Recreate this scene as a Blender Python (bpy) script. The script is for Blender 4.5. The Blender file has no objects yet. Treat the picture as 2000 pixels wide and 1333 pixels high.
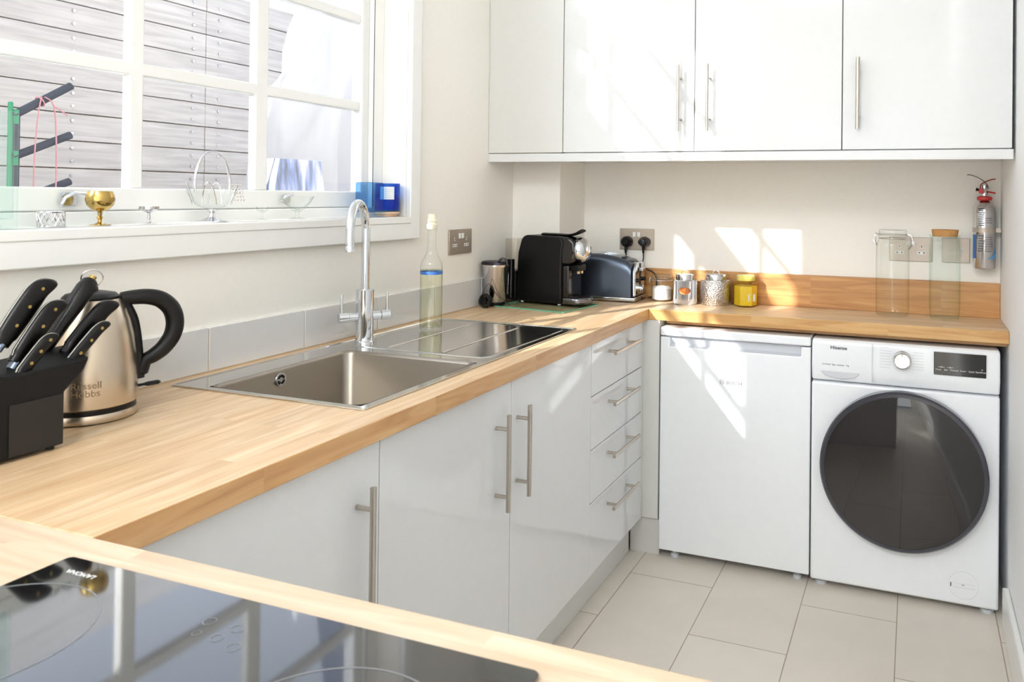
import bpy, bmesh, math, random
from mathutils import Vector, Matrix
random.seed(7)
PI = math.pi
C = bpy.context.scene.collection
S = bpy.context.scene

# ---------------------------------------------------------------- camera
F, PX, PY = 1544.1796, 1207.5321, 371.3416
cam_d = bpy.data.cameras.new('camera'); cam = bpy.data.objects.new('camera', cam_d); C.objects.link(cam)
yaw, pit, rol = [math.radians(a) for a in (20.5855, -0.4483, 0.6295)]
fw = Vector((-math.sin(yaw)*math.cos(pit), math.cos(yaw)*math.cos(pit), -math.sin(pit)))
rt = fw.cross(Vector((0, 0, 1))).normalized(); up = rt.cross(fw)
rt2 = rt*math.cos(rol)+up*math.sin(rol); up2 = -rt*math.sin(rol)+up*math.cos(rol)
m = Matrix.Identity(4)
for i in range(3): m[i][0] = rt2[i]; m[i][1] = up2[i]; m[i][2] = -fw[i]
m[0][3], m[1][3], m[2][3] = 1.5309, -2.2494, 1.3273
cam.matrix_world = m
cam_d.sensor_width = 36; cam_d.sensor_fit = 'HORIZONTAL'; cam_d.lens = F*36/2000
cam_d.shift_x = (1000-PX)/2000; cam_d.shift_y = (PY-666.5)/2000
cam_d.clip_start = .02
cam_d.dof.use_dof = True; cam_d.dof.focus_distance = 2.5; cam_d.dof.aperture_fstop = 11
S.camera = cam

# ---------------------------------------------------------------- light
w = bpy.data.worlds.new('world'); S.world = w; w.use_nodes = True
nt = w.node_tree; nt.nodes.clear()
sky = nt.nodes.new('ShaderNodeTexSky'); sky.sky_type = 'NISHITA'; sky.sun_disc = False
sky.sun_elevation = math.radians(27); sky.sun_rotation = math.radians(205); sky.air_density = .7; sky.dust_density = 2.5
hs = nt.nodes.new('ShaderNodeHueSaturation'); hs.inputs['Saturation'].default_value = .30
bg = nt.nodes.new('ShaderNodeBackground'); bg.inputs[1].default_value = .42
wo = nt.nodes.new('ShaderNodeOutputWorld')
wb = nt.nodes.new('ShaderNodeMix'); wb.data_type = 'RGBA'; wb.blend_type = 'MULTIPLY'; wb.inputs['Factor'].default_value = 1; wb.inputs['B'].default_value = (.90, .97, 1.10, 1)
nt.links.new(sky.outputs[0], hs.inputs['Color']); nt.links.new(hs.outputs[0], wb.inputs['A']); nt.links.new(wb.outputs['Result'], bg.inputs[0]); nt.links.new(bg.outputs[0], wo.inputs[0])

SUN = Vector((.46, 1, -.555)).normalized()
sd = bpy.data.lights.new('sun', 'SUN'); sd.energy = 9.5; sd.angle = math.radians(.6); sd.color = (1, .985, .965)
so = bpy.data.objects.new('sun', sd); C.objects.link(so); so.rotation_euler = SUN.to_track_quat('-Z', 'Y').to_euler()
so.location = (-3, -5, 5)

def area(name, loc, direction, sx, sy, energy, color=(1, 1, 1)):
    d = bpy.data.lights.new(name, 'AREA'); d.shape = 'RECTANGLE'; d.size = sx; d.size_y = sy; d.energy = energy; d.color = color
    o = bpy.data.objects.new(name, d); C.objects.link(o); o.location = loc
    o.rotation_euler = Vector(direction).to_track_quat('-Z', 'Z').to_euler(); return o
area('daylight_at_kitchen_window', (-.22, -1.0, 2.1), (1, 0, -.15), 1.6, 1.6, 7, (.88, .95, 1))
area('rear_fill_light', (.9, -5.85, 1.35), (0, 1, .05), 2.6, 2.3, 62, (.93, .97, 1))  # added fill from behind the camera, outside the added rear doors
area('ceiling_fill_light', (1.0, -3.9, 3.18), (0, 0, -1), 1.2, 1.2, 92, (.93, .97, 1))  # added overhead fill, no lamp fitting belongs to it

S.view_settings.view_transform = 'Standard'; S.view_settings.look = 'None'
S.view_settings.exposure = -0.1; S.view_settings.gamma = 1; S.view_settings.use_curve_mapping = False
S.cycles.max_bounces = 14; S.cycles.transparent_max_bounces = 24; S.cycles.transmission_bounces = 12
S.cycles.diffuse_bounces = 8; S.cycles.sample_clamp_indirect = 6
S.cycles.caustics_reflective = False; S.cycles.caustics_refractive = False

# ---------------------------------------------------------------- materials
def new_mat(name):
    m = bpy.data.materials.new(name); m.use_nodes = True
    return m, m.node_tree, m.node_tree.nodes['Principled BSDF']
def lin(c):
    return tuple((x/255/12.92 if x/255 <= .04045 else ((x/255+.055)/1.055)**2.4) for x in c)+(1,)
def N(t, k, **kw):
    n = t.nodes.new(k)
    for a, b in kw.items(): setattr(n, a, b)
    return n
def mat(name, rgb, rough=.5, metal=0, coat=0, bump=0, bscale=40, var=0, spec=None, trans=0, sub=None):
    m, t, p = new_mat(name)
    col = lin(rgb); p.inputs['Base Color'].default_value = col
    p.inputs['Roughness'].default_value = rough; p.inputs['Metallic'].default_value = metal
    p.inputs['Coat Weight'].default_value = coat; p.inputs['Coat Roughness'].default_value = .05
    if spec is not None: p.inputs['Specular IOR Level'].default_value = spec
    tc = N(t, 'ShaderNodeTexCoord'); nz = N(t, 'ShaderNodeTexNoise'); nz.inputs['Scale'].default_value = bscale; nz.inputs['Detail'].default_value = 4
    t.links.new(tc.outputs['Object'], nz.inputs['Vector'])
    if bump:
        b = N(t, 'ShaderNodeBump'); b.inputs['Strength'].default_value = bump; b.inputs['Distance'].default_value = .002
        t.links.new(nz.outputs['Fac'], b.inputs['Height']); t.links.new(b.outputs[0], p.inputs['Normal'])
    v = var if var else .015
    mx = N(t, 'ShaderNodeMix', data_type='RGBA'); mx.inputs['A'].default_value = col
    mx.inputs['B'].default_value = tuple(c*(1-v*3) for c in col[:3])+(1,)
    t.links.new(nz.outputs['Fac'], mx.inputs['Factor']); t.links.new(mx.outputs['Result'], p.inputs['Base Color'])
    return m
def brushed(name, rgb, rough=.25, axis=(1, 60, 60), metal=1):
    m, t, p = new_mat(name); p.inputs['Metallic'].default_value = metal; p.inputs['Base Color'].default_value = lin(rgb)
    tc = N(t, 'ShaderNodeTexCoord'); mp = N(t, 'ShaderNodeMapping'); mp.inputs['Scale'].default_value = axis
    nz = N(t, 'ShaderNodeTexNoise'); nz.inputs['Scale'].default_value = 24; nz.inputs['Detail'].default_value = 3
    t.links.new(tc.outputs['Object'], mp.inputs[0]); t.links.new(mp.outputs[0], nz.inputs['Vector'])
    mr = N(t, 'ShaderNodeMapRange'); mr.inputs['To Min'].default_value = rough*.9; mr.inputs['To Max'].default_value = rough*1.12
    t.links.new(nz.outputs['Fac'], mr.inputs['Value']); t.links.new(mr.outputs[0], p.inputs['Roughness'])
    b = N(t, 'ShaderNodeBump'); b.inputs['Strength'].default_value = .015; b.inputs['Distance'].default_value = .0003
    t.links.new(nz.outputs['Fac'], b.inputs['Height']); t.links.new(b.outputs[0], p.inputs['Normal'])
    return m
def glass(name, tint=(255, 255, 255), edge=(210, 225, 220), refl=1.0, rough=.0):
    """thin clear glass: see-through straight on, tinted and reflective at grazing angles"""
    m, t, p = new_mat(name); t.nodes.remove(p); out = t.nodes['Material Output']
    lw = N(t, 'ShaderNodeLayerWeight'); lw.inputs['Blend'].default_value = .35
    mx = N(t, 'ShaderNodeMix', data_type='RGBA'); mx.inputs['A'].default_value = lin(tint); mx.inputs['B'].default_value = lin(edge)
    p3 = N(t, 'ShaderNodeMath', operation='POWER'); p3.inputs[1].default_value = 3; t.links.new(lw.outputs['Facing'], p3.inputs[0]); t.links.new(p3.outputs[0], mx.inputs['Factor'])
    tr = N(t, 'ShaderNodeBsdfTransparent'); t.links.new(mx.outputs['Result'], tr.inputs[0])
    gl = N(t, 'ShaderNodeBsdfGlossy'); gl.inputs['Roughness'].default_value = rough
    l2 = N(t, 'ShaderNodeLayerWeight'); l2.inputs['Blend'].default_value = .5
    pw = N(t, 'ShaderNodeMath', operation='POWER'); pw.inputs[1].default_value = 4; t.links.new(l2.outputs['Facing'], pw.inputs[0])
    ml = N(t, 'ShaderNodeMath', operation='MULTIPLY_ADD'); ml.inputs[1].default_value = .5*refl; ml.inputs[2].default_value = .035*refl; t.links.new(pw.outputs[0], ml.inputs[0])
    ms = N(t, 'ShaderNodeMixShader'); t.links.new(ml.outputs[0], ms.inputs[0]); t.links.new(tr.outputs[0], ms.inputs[1]); t.links.new(gl.outputs[0], ms.inputs[2])
    t.links.new(ms.outputs[0], out.inputs['Surface']); return m
def oak(name, axes='xy', base=(214, 183, 145), dark=(198, 161, 118), light=(228, 204, 172), rough=.40, stave=.045, vary=(.93, 1.05)):
    """finger-jointed oak: staves run along the first of the two axes and are laid side by side along the second"""
    m, t, p = new_mat(name)
    tc = N(t, 'ShaderNodeTexCoord'); sp_ = N(t, 'ShaderNodeSeparateXYZ'); cb = N(t, 'ShaderNodeCombineXYZ'); t.links.new(tc.outputs['Object'], sp_.inputs[0])
    for k, a in enumerate(axes): t.links.new(sp_.outputs[a.upper()], cb.inputs[k])
    mp = N(t, 'ShaderNodeMapping'); mp.inputs['Location'].default_value = (20, 20.013, 0); t.links.new(cb.outputs[0], mp.inputs[0])
    bt = N(t, 'ShaderNodeTexBrick'); bt.inputs['Scale'].default_value = 1; bt.inputs['Mortar Size'].default_value = .0
    bt.inputs['Brick Width'].default_value = .46; bt.inputs['Row Height'].default_value = stave; bt.offset = .37; bt.offset_frequency = 3
    bt.inputs['Color1'].default_value = (0, 0, 0, 1); bt.inputs['Color2'].default_value = (1, 1, 1, 1); bt.inputs['Mortar'].default_value = (.2, .2, .2, 1)
    t.links.new(mp.outputs[0], bt.inputs['Vector'])
    m2 = N(t, 'ShaderNodeMapping'); m2.inputs['Scale'].default_value = (2.2, 26, 26); t.links.new(mp.outputs[0], m2.inputs[0])
    ad = N(t, 'ShaderNodeVectorMath', operation='ADD'); sc = N(t, 'ShaderNodeVectorMath', operation='SCALE'); sc.inputs['Scale'].default_value = 17
    t.links.new(bt.outputs['Color'], sc.inputs[0]); t.links.new(m2.outputs[0], ad.inputs[0]); t.links.new(sc.outputs[0], ad.inputs[1])
    nz = N(t, 'ShaderNodeTexNoise'); nz.inputs['Scale'].default_value = 1.3; nz.inputs['Detail'].default_value = 6; nz.inputs['Distortion'].default_value = 1.3
    t.links.new(ad.outputs[0], nz.inputs['Vector'])
    cr = N(t, 'ShaderNodeValToRGB'); cr.color_ramp.elements[0].position = .28; cr.color_ramp.elements[0].color = lin(dark)
    cr.color_ramp.elements[1].position = .72; cr.color_ramp.elements[1].color = lin(light); e = cr.color_ramp.elements.new(.5); e.color = lin(base)
    t.links.new(nz.outputs['Fac'], cr.inputs[0])
    hv = N(t, 'ShaderNodeHueSaturation'); mr = N(t, 'ShaderNodeMapRange'); mr.inputs['To Min'].default_value = vary[0]; mr.inputs['To Max'].default_value = vary[1]
    t.links.new(bt.outputs['Color'], mr.inputs['Value']); t.links.new(mr.outputs[0], hv.inputs['Value']); t.links.new(cr.outputs[0], hv.inputs['Color'])
    t.links.new(hv.outputs[0], p.inputs['Base Color'])
    p.inputs['Roughness'].default_value = rough; p.inputs['Specular IOR Level'].default_value = .75
    b = N(t, 'ShaderNodeBump'); b.inputs['Strength'].default_value = .08; b.inputs['Distance'].default_value = .0004
    t.links.new(nz.outputs['Fac'], b.inputs['Height']); t.links.new(b.outputs[0], p.inputs['Normal'])
    return m
M_wall = mat('cream_wall_paint', (246, 243, 236), .75, bump=.05, bscale=60)
M_wallw = mat('white_wall_paint', (246, 247, 248), .7, bump=.05, bscale=60)
M_ceil = mat('white_ceiling_paint', (244, 243, 240), .8)
M_trim = mat('white_gloss_woodwork', (243, 243, 241), .22, bump=.03, bscale=20)
M_cab = mat('white_gloss_cabinet_front', (223, 224, 225), .05, coat=.0, spec=.4)
M_carc = mat('white_carcass', (222, 222, 220), .4)
M_panel = mat('warm_white_end_panel', (218, 218, 215), .25)
M_appl = mat('white_enamel', (240, 243, 247), .16, coat=.3)
M_grey = mat('pale_grey_plastic', (205, 208, 214), .35)
M_nickel = brushed('brushed_nickel', (194, 186, 176), .28, (60, 60, 3))
M_steel = brushed('brushed_stainless', (200, 198, 194), .24, (60, 3, 60))
M_bowl = brushed('satin_bowl_steel', (156, 148, 138), .34, (60, 60, 3))
M_drain = brushed('polished_drainer_steel', (222, 221, 219), .12, (60, 3, 60))
M_chrome = mat('chrome', (226, 230, 236), .06, metal=1)
M_kettle = brushed('kettle_steel', (198, 184, 166), .26, (80, 80, 4))
M_oak_y = oak('oak_worktop_along_window', 'yx')
M_oak_x = oak('oak_worktop_along_back', 'xy')
M_oak_p = oak('oak_worktop_peninsula', 'xy', base=(218, 194, 168), dark=(204, 176, 146), light=(230, 210, 188))
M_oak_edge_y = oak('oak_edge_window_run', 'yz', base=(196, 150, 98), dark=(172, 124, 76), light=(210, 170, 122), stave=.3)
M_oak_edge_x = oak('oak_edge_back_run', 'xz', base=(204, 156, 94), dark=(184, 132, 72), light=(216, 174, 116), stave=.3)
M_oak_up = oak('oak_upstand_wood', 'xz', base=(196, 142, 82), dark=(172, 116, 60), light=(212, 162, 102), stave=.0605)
M_black = mat('black_plastic', (9, 9, 10), .38, spec=.3)
M_blackg = mat('black_gloss', (10, 10, 12), .08, coat=.5)
M_blackm = mat('black_matt_wood', (7, 8, 9), .55, spec=.3, bump=.1, bscale=80)
M_knife = mat('black_knife_handle', (7, 5, 5), .3, spec=.35)
M_darkmetal = mat('dark_slate_metal', (98, 108, 124), .28, metal=.85)
M_rubber = mat('dark_rubber', (16, 15, 14), .6)
M_tile = mat('pale_grey_glazed_tile', (222, 222, 222), .08, coat=.4)
M_grout = mat('cream_grout', (222, 206, 182), .8)
M_sock = brushed('satin_nickel_plate', (186, 174, 160), .35, (3, 60, 60), .6)
M_sockR = brushed('satin_nickel_plate_pale', (186, 175, 164), .4, (3, 60, 60), .5)
M_white = mat('white_plastic', (240, 240, 238), .3)
M_hole = mat('dark_slot', (22, 20, 18), .6)
M_glass = glass('clear_glass', (254, 255, 254), (205, 214, 208))
M_glassg = glass('green_tinted_glass', (252, 255, 254), (186, 222, 208))
M_pane = glass('window_pane_glass', (255, 255, 255), (245, 250, 250), .8)
M_board = glass('glass_board', (250, 254, 252), (226, 240, 233), .5)
M_boardedge = mat('green_glass_edge', (110, 176, 150), .1)
M_water = glass('pale_yellow_water', (250, 250, 240), (224, 226, 202), .6)
M_tank = glass('clear_tank_plastic', (250, 249, 247), (205, 200, 194), .9)
M_cork = mat('cork', (206, 152, 92), .85, bump=.5, bscale=160, var=.08)
M_yellow = glass('yellow_glass', (252, 246, 170), (222, 196, 60))
M_yellowlid = mat('yellow_lid', (232, 222, 120), .3)
M_brass = mat('brass', (190, 160, 95), .16, metal=1)
M_silver = mat('polished_silver', (214, 212, 214), .12, metal=1)
M_copper = mat('copper_badge', (196, 120, 70), .25, metal=.9, bump=.4, bscale=200)
M_blueglass = glass('blue_glass', (150, 200, 242), (60, 120, 210))
M_bluewax = mat('blue_candle_wax', (50, 104, 200), .35)
M_peach = mat('pale_wood_coaster', (226, 190, 156), .5)
M_label = mat('white_paper_label', (238, 238, 236), .6)
M_blueband = mat('blue_band', (64, 112, 190), .4)
M_red = mat('red_plastic', (206, 50, 48), .35)
M_salt = mat('white_salt', (240, 236, 232), .9, bump=.6, bscale=120)
M_ink = mat('grey_ink', (84, 86, 90), .5)
M_inkd = mat('dark_ink', (44, 46, 56), .5)
M_inkw = mat('white_ink', (226, 226, 226), .4)
M_hobglass = mat('black_ceramic_glass', (12, 12, 14), .045, coat=.9, spec=.9)
M_wire = mat('dark_wire', (36, 34, 36), .4)
M_pink = mat('pink_string', (236, 170, 178), .8)
M_foam = mat('dark_grey_foam', (70, 76, 88), .8)
M_green = mat('green_painted_metal', (50, 168, 120), .4)
M_blocker = mat('light_blocker_white', (220, 216, 208), .85, bump=.4, bscale=30)  # finish of the added light-blocking walls
M_ground = mat('outdoor_paving', (170, 166, 158), .85, bump=.3, bscale=10, var=.06)

def door_glass():
    m, t, p = new_mat('smoked_door_glass'); p.inputs['Base Color'].default_value = lin((30, 27, 28)); p.inputs['Roughness'].default_value = .03
    p.inputs['Coat Weight'].default_value = .6; p.inputs['Coat Roughness'].default_value = .02; return m
M_doorglass = door_glass()
def hammered():
    m = mat('hammered_metal', (206, 200, 196), .16, metal=1); t = m.node_tree; p = t.nodes['Principled BSDF']
    tc = N(t, 'ShaderNodeTexCoord'); v = N(t, 'ShaderNodeTexVoronoi'); v.inputs['Scale'].default_value = 190
    b = N(t, 'ShaderNodeBump'); b.inputs['Strength'].default_value = .9; b.inputs['Distance'].default_value = .002
    t.links.new(tc.outputs['Object'], v.inputs['Vector']); t.links.new(v.outputs['Distance'], b.inputs['Height']); t.links.new(b.outputs[0], p.inputs['Normal']); return m
M_hammer = hammered()
def floor_mat():
    m, t, p = new_mat('beige_floor_tiles')
    tc = N(t, 'ShaderNodeTexCoord'); mp = N(t, 'ShaderNodeMapping'); mp.vector_type = 'POINT'
    sx = N(t, 'ShaderNodeSeparateXYZ'); t.links.new(tc.outputs['Object'], sx.inputs[0])
    ax = N(t, 'ShaderNodeMath', operation='ADD'); ax.inputs[1].default_value = 12.2-.086
    ay = N(t, 'ShaderNodeMath', operation='ADD'); ay.inputs[1].default_value = .2952*20-.6012
    t.links.new(sx.outputs['Y'], ax.inputs[0]); t.links.new(sx.outputs['X'], ay.inputs[0])
    cx = N(t, 'ShaderNodeCombineXYZ'); t.links.new(ax.outputs[0], cx.inputs['X']); t.links.new(ay.outputs[0], cx.inputs['Y'])
    bt = N(t, 'ShaderNodeTexBrick'); bt.inputs['Scale'].default_value = 1; bt.inputs['Mortar Size'].default_value = .0016; bt.inputs['Mortar Smooth'].default_value = .1
    bt.inputs['Brick Width'].default_value = .61; bt.inputs['Row Height'].default_value = .2952; bt.offset = .5; bt.offset_frequency = 2
    bt.inputs['Color1'].default_value = lin((216, 208, 197)); bt.inputs['Color2'].default_value = lin((222, 215, 205)); bt.inputs['Mortar'].default_value = lin((158, 146, 130))
    t.links.new(cx.outputs[0], bt.inputs['Vector'])
    nz = N(t, 'ShaderNodeTexNoise'); nz.inputs['Scale'].default_value = 9; nz.inputs['Detail'].default_value = 8; t.links.new(tc.outputs['Object'], nz.inputs['Vector'])
    hv = N(t, 'ShaderNodeHueSaturation'); mr = N(t, 'ShaderNodeMapRange'); mr.inputs['To Min'].default_value = .93; mr.inputs['To Max'].default_value = 1.06
    t.links.new(nz.outputs['Fac'], mr.inputs['Value']); t.links.new(mr.outputs[0], hv.inputs['Value']); t.links.new(bt.outputs['Color'], hv.inputs['Color'])
    t.links.new(hv.outputs[0], p.inputs['Base Color']); p.inputs['Roughness'].default_value = .42
    b = N(t, 'ShaderNodeBump'); b.inputs['Strength'].default_value = .4; b.inputs['Distance'].default_value = .002; b.invert = True
    t.links.new(bt.outputs['Fac'], b.inputs['Height']); t.links.new(b.outputs[0], p.inputs['Normal']); return m
M_floor = floor_mat()
def fence_mat():
    m, t, p = new_mat('weathered_grey_timber')
    tc = N(t, 'ShaderNodeTexCoord'); mp = N(t, 'ShaderNodeMapping'); mp.inputs['Scale'].default_value = (8, 1.6, 26); t.links.new(tc.outputs['Object'], mp.inputs[0])
    nz = N(t, 'ShaderNodeTexNoise'); nz.inputs['Scale'].default_value = 2.2; nz.inputs['Detail'].default_value = 8; nz.inputs['Distortion'].default_value = .6
    t.links.new(mp.outputs[0], nz.inputs['Vector'])
    cr = N(t, 'ShaderNodeValToRGB'); cr.color_ramp.elements[0].position = .3; cr.color_ramp.elements[0].color = lin((200, 195, 192))
    cr.color_ramp.elements[1].position = .68; cr.color_ramp.elements[1].color = lin((228, 224, 220))
    t.links.new(nz.outputs['Fac'], cr.inputs[0]); t.links.new(cr.outputs[0], p.inputs['Base Color']); p.inputs['Roughness'].default_value = .85; return m
M_fence = fence_mat()
def streaky(name):
    m, t, p = new_mat(name); tc = N(t, 'ShaderNodeTexCoord'); mp = N(t, 'ShaderNodeMapping'); mp.inputs['Scale'].default_value = (30, 30, 4); mp.inputs['Rotation'].default_value = (.35, 0, 0)
    t.links.new(tc.outputs['Object'], mp.inputs[0]); nz = N(t, 'ShaderNodeTexNoise'); nz.inputs['Scale'].default_value = 1.0; nz.inputs['Detail'].default_value = 5; t.links.new(mp.outputs[0], nz.inputs['Vector'])
    cr = N(t, 'ShaderNodeValToRGB'); cr.color_ramp.elements[0].position = .35; cr.color_ramp.elements[0].color = lin((120, 126, 136)); cr.color_ramp.elements[1].position = .62; cr.color_ramp.elements[1].color = lin((214, 218, 226))
    e = cr.color_ramp.elements.new(.48); e.color = lin((152, 166, 206)); t.links.new(nz.outputs['Fac'], cr.inputs[0]); t.links.new(cr.outputs[0], p.inputs['Base Color']); p.inputs['Roughness'].default_value = .8; return m
def sheet_mat():
    m, t, p = new_mat('white_translucent_sheet'); p.inputs['Base Color'].default_value = lin((240, 242, 246)); p.inputs['Roughness'].default_value = .5
    tl = N(t, 'ShaderNodeBsdfTranslucent'); tl.inputs[0].default_value = lin((252, 252, 253)); ms = N(t, 'ShaderNodeMixShader'); ms.inputs[0].default_value = .75
    out = t.nodes['Material Output']; t.links.new(p.outputs[0], ms.inputs[1]); t.links.new(tl.outputs[0], ms.inputs[2]); t.links.new(ms.outputs[0], out.inputs['Surface']); return m
M_sheet = sheet_mat()

# ---------------------------------------------------------------- mesh helpers
def B(): return bmesh.new()
def bx(bm, x0, x1, y0, y1, z0, z1):
    v = [bm.verts.new(p) for p in ((x0, y0, z0), (x1, y0, z0), (x1, y1, z0), (x0, y1, z0), (x0, y0, z1), (x1, y0, z1), (x1, y1, z1), (x0, y1, z1))]
    for f in ((0, 3, 2, 1), (4, 5, 6, 7), (0, 1, 5, 4), (1, 2, 6, 5), (2, 3, 7, 6), (3, 0, 4, 7)): bm.faces.new([v[i] for i in f])
    return bm
def prism(bm, poly, axis, a, b, off=(0, 0)):
    """poly in the two other axes (cyclic order), extruded along axis from a to b; off shifts the far end"""
    def P(p, t, o=(0, 0)):
        u, v = p[0]+o[0], p[1]+o[1]
        return {'x': (t, u, v), 'y': (u, t, v), 'z': (u, v, t)}[axis]
    A = [bm.verts.new(P(p, a)) for p in poly]; D = [bm.verts.new(P(p, b, off)) for p in poly]
    n = len(poly); bm.faces.new(A); bm.faces.new(D[::-1])
    for i in range(n): bm.faces.new((A[i], D[i], D[(i+1) % n], A[(i+1) % n]))
    bmesh.ops.recalc_face_normals(bm, faces=bm.faces); return bm
def lathe(bm, prof, c=(0, 0, 0), seg=32, axis='z', sx=1, sy=1, rot=0, closed=False):
    """prof = [(r, h)...] turned round an axis through c"""
    rings = []
    for r, h in prof:
        ring = []
        if r < 1e-6:
            p = {'z': (0, 0, h), 'x': (h, 0, 0), 'y': (0, h, 0)}[axis]
            ring = [bm.verts.new((c[0]+p[0], c[1]+p[1], c[2]+p[2]))]
        else:
            for k in range(seg):
                a = 2*PI*k/seg+rot; u, v = r*math.cos(a)*sx, r*math.sin(a)*sy
                p = {'z': (u, v, h), 'x': (h, u, v), 'y': (u, h, v)}[axis]
                ring.append(bm.verts.new((c[0]+p[0], c[1]+p[1], c[2]+p[2])))
        rings.append(ring)
    for A, D in zip(rings, rings[1:]):
        if len(A) == 1 and len(D) == 1: continue
        if len(A) == 1:
            for k in range(seg): bm.faces.new((A[0], D[k], D[(k+1) % seg]))
        elif len(D) == 1:
            for k in range(seg): bm.faces.new((A[k], D[0], A[(k+1) % seg]))
        else:
            for k in range(seg): bm.faces.new((A[k], D[k], D[(k+1) % seg], A[(k+1) % seg]))
    bmesh.ops.recalc_face_normals(bm, faces=bm.faces); return bm
def tube(bm, pts, r, seg=12, cap=True, flat=None):
    """swept round bar; r a number or list; flat=(a, b) squashes the section"""
    pts = [Vector(p) for p in pts]; n = len(pts); R = r if isinstance(r, (list, tuple)) else [r]*n
    prev = None; rings = []
    for i, p in enumerate(pts):
        t = (pts[min(i+1, n-1)]-pts[max(i-1, 0)]).normalized()
        if prev is None:
            ref = Vector((0, 0, 1)) if abs(t.z) < .9 else Vector((1, 0, 0)); u = t.cross(ref).normalized()
        else:
            u = (prev-t*prev.dot(t)); u = u.normalized() if u.length > 1e-6 else t.orthogonal().normalized()
        v = t.cross(u); prev = u
        fa, fb = flat if flat else (1, 1)
        rings.append([bm.verts.new(p+(u*math.cos(2*PI*k/seg)*fa+v*math.sin(2*PI*k/seg)*fb)*R[i]) for k in range(seg)])
    for A, D in zip(rings, rings[1:]):
        for k in range(seg): bm.faces.new((A[k], A[(k+1) % seg], D[(k+1) % seg], D[k]))
    if cap: bm.faces.new(rings[0][::-1]); bm.faces.new(rings[-1])
    return bm
def slab(bm, xs, ys, hole, z0, z1, axis='z'):
    """slab cut on a grid; hole(i, j) -> True where the cell is open. axis names the thickness direction"""
    def P(u, v, t): return {'z': (u, v, t), 'x': (t, u, v), 'y': (u, t, v)}[axis]
    V = {}
    def vert(i, j, t):
        if (i, j, t) not in V: V[i, j, t] = bm.verts.new(P(xs[i], ys[j], t))
        return V[i, j, t]
    nx, ny = len(xs)-1, len(ys)-1
    S_ = lambda i, j: 0 <= i < nx and 0 <= j < ny and not hole(i, j)
    for i in range(nx):
        for j in range(ny):
            if not S_(i, j): continue
            for t in (z0, z1): bm.faces.new([vert(i, j, t), vert(i+1, j, t), vert(i+1, j+1, t), vert(i, j+1, t)])
            for (di, dj, a, b) in ((-1, 0, (i, j), (i, j+1)), (1, 0, (i+1, j), (i+1, j+1)), (0, -1, (i, j), (i+1, j)), (0, 1, (i, j+1), (i+1, j+1))):
                if not S_(i+di, j+dj): bm.faces.new([vert(*a, z0), vert(*b, z0), vert(*b, z1), vert(*a, z1)])
    bmesh.ops.recalc_face_normals(bm, faces=bm.faces); return bm
def rrect(x0, x1, y0, y1, r, n=6):
    out = []
    for cx, cy, a0 in ((x1-r, y1-r, 0), (x0+r, y1-r, 90), (x0+r, y0+r, 180), (x1-r, y0+r, 270)):
        for k in range(n+1):
            a = math.radians(a0+90*k/n); out.append((cx+r*math.cos(a), cy+r*math.sin(a)))
    return out
def rootof(p):
    while p.parent: p = p.parent
    return p
def obj(name, bm, m, parent=None, smooth=False, bevel=0, seg=2, label=None, local=None, kind=None):
    if parent is not None:
        r = rootof(parent)
        if not r.get('_loc', 0): bmesh.ops.translate(bm, verts=bm.verts, vec=-r.location)
    me = bpy.data.meshes.new(name); bm.normal_update(); bm.to_mesh(me); bm.free()
    ms = m if isinstance(m, list) else [m]
    for q in ms: me.materials.append(q)
    if smooth:
        for f in me.polygons: f.use_smooth = True
        me.set_sharp_from_angle(angle=math.radians(35 if smooth is True else smooth))
    o = bpy.data.objects.new(name, me); C.objects.link(o)
    if parent is not None: o.parent = parent
    if bevel:
        b = o.modifiers.new('bevel', 'BEVEL'); b.width = bevel; b.segments = seg; b.limit_method = 'ANGLE'; b.angle_limit = math.radians(40)
        if not smooth:
            for f in me.polygons: f.use_smooth = True
            me.set_sharp_from_angle(angle=math.radians(30))
    if label: o['label'] = label
    if kind: o['kind'] = kind
    return o
def thing(name, label, cat, loc=(0, 0, 0), rot=0, local=False, group=None):
    o = bpy.data.objects.new(name, None); C.objects.link(o); o.empty_display_size = .05
    o.location = loc; o.rotation_euler = (0, 0, rot); o['label'] = label; o['category'] = cat
    if group: o['group'] = group
    if local: o['_loc'] = 1
    return o
def tag(o, label, cat, group=None):
    o['label'] = label; o['category'] = cat
    if group: o['group'] = group
    return o
def struct(name, bm, m, parent=None, **k):
    return obj(name, bm, m, parent, kind=None if parent else 'structure', **k)
def text(name, body, size, m, parent, origin, xdir, ydir, align='LEFT', extrude=.0002, bold=False, sx=1.0):
    """lettering built as a mesh: xdir is the reading direction, ydir the letters' up"""
    cu = bpy.data.curves.new('lettering', 'FONT'); cu.body = body; cu.size = size; cu.extrude = extrude; cu.align_x = align
    if bold: cu.offset = size*.018
    to = bpy.data.objects.new('lettering', cu); C.objects.link(to)
    bpy.context.view_layer.update()
    me = bpy.data.meshes.new_from_object(to.evaluated_get(bpy.context.evaluated_depsgraph_get()))
    bpy.data.objects.remove(to)
    x = Vector(xdir).normalized(); y = Vector(ydir).normalized(); z = x.cross(y); o3 = Vector(origin)
    r = rootof(parent)
    if not r.get('_loc', 0): o3 = o3-r.location
    for v in me.vertices:
        c = v.co.copy(); v.co = o3+x*c.x*sx+y*c.y+z*(c.z+extrude)
    me.materials.clear(); me.materials.append(m)
    o = bpy.data.objects.new(name, me); C.objects.link(o); o.parent = parent; return o
def arcpts(c, r, a0, a1, n, u, v):
    c = Vector(c); u = Vector(u); v = Vector(v)
    return [c+u*r*math.cos(math.radians(a0+(a1-a0)*k/n))+v*r*math.sin(math.radians(a0+(a1-a0)*k/n)) for k in range(n+1)]

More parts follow.
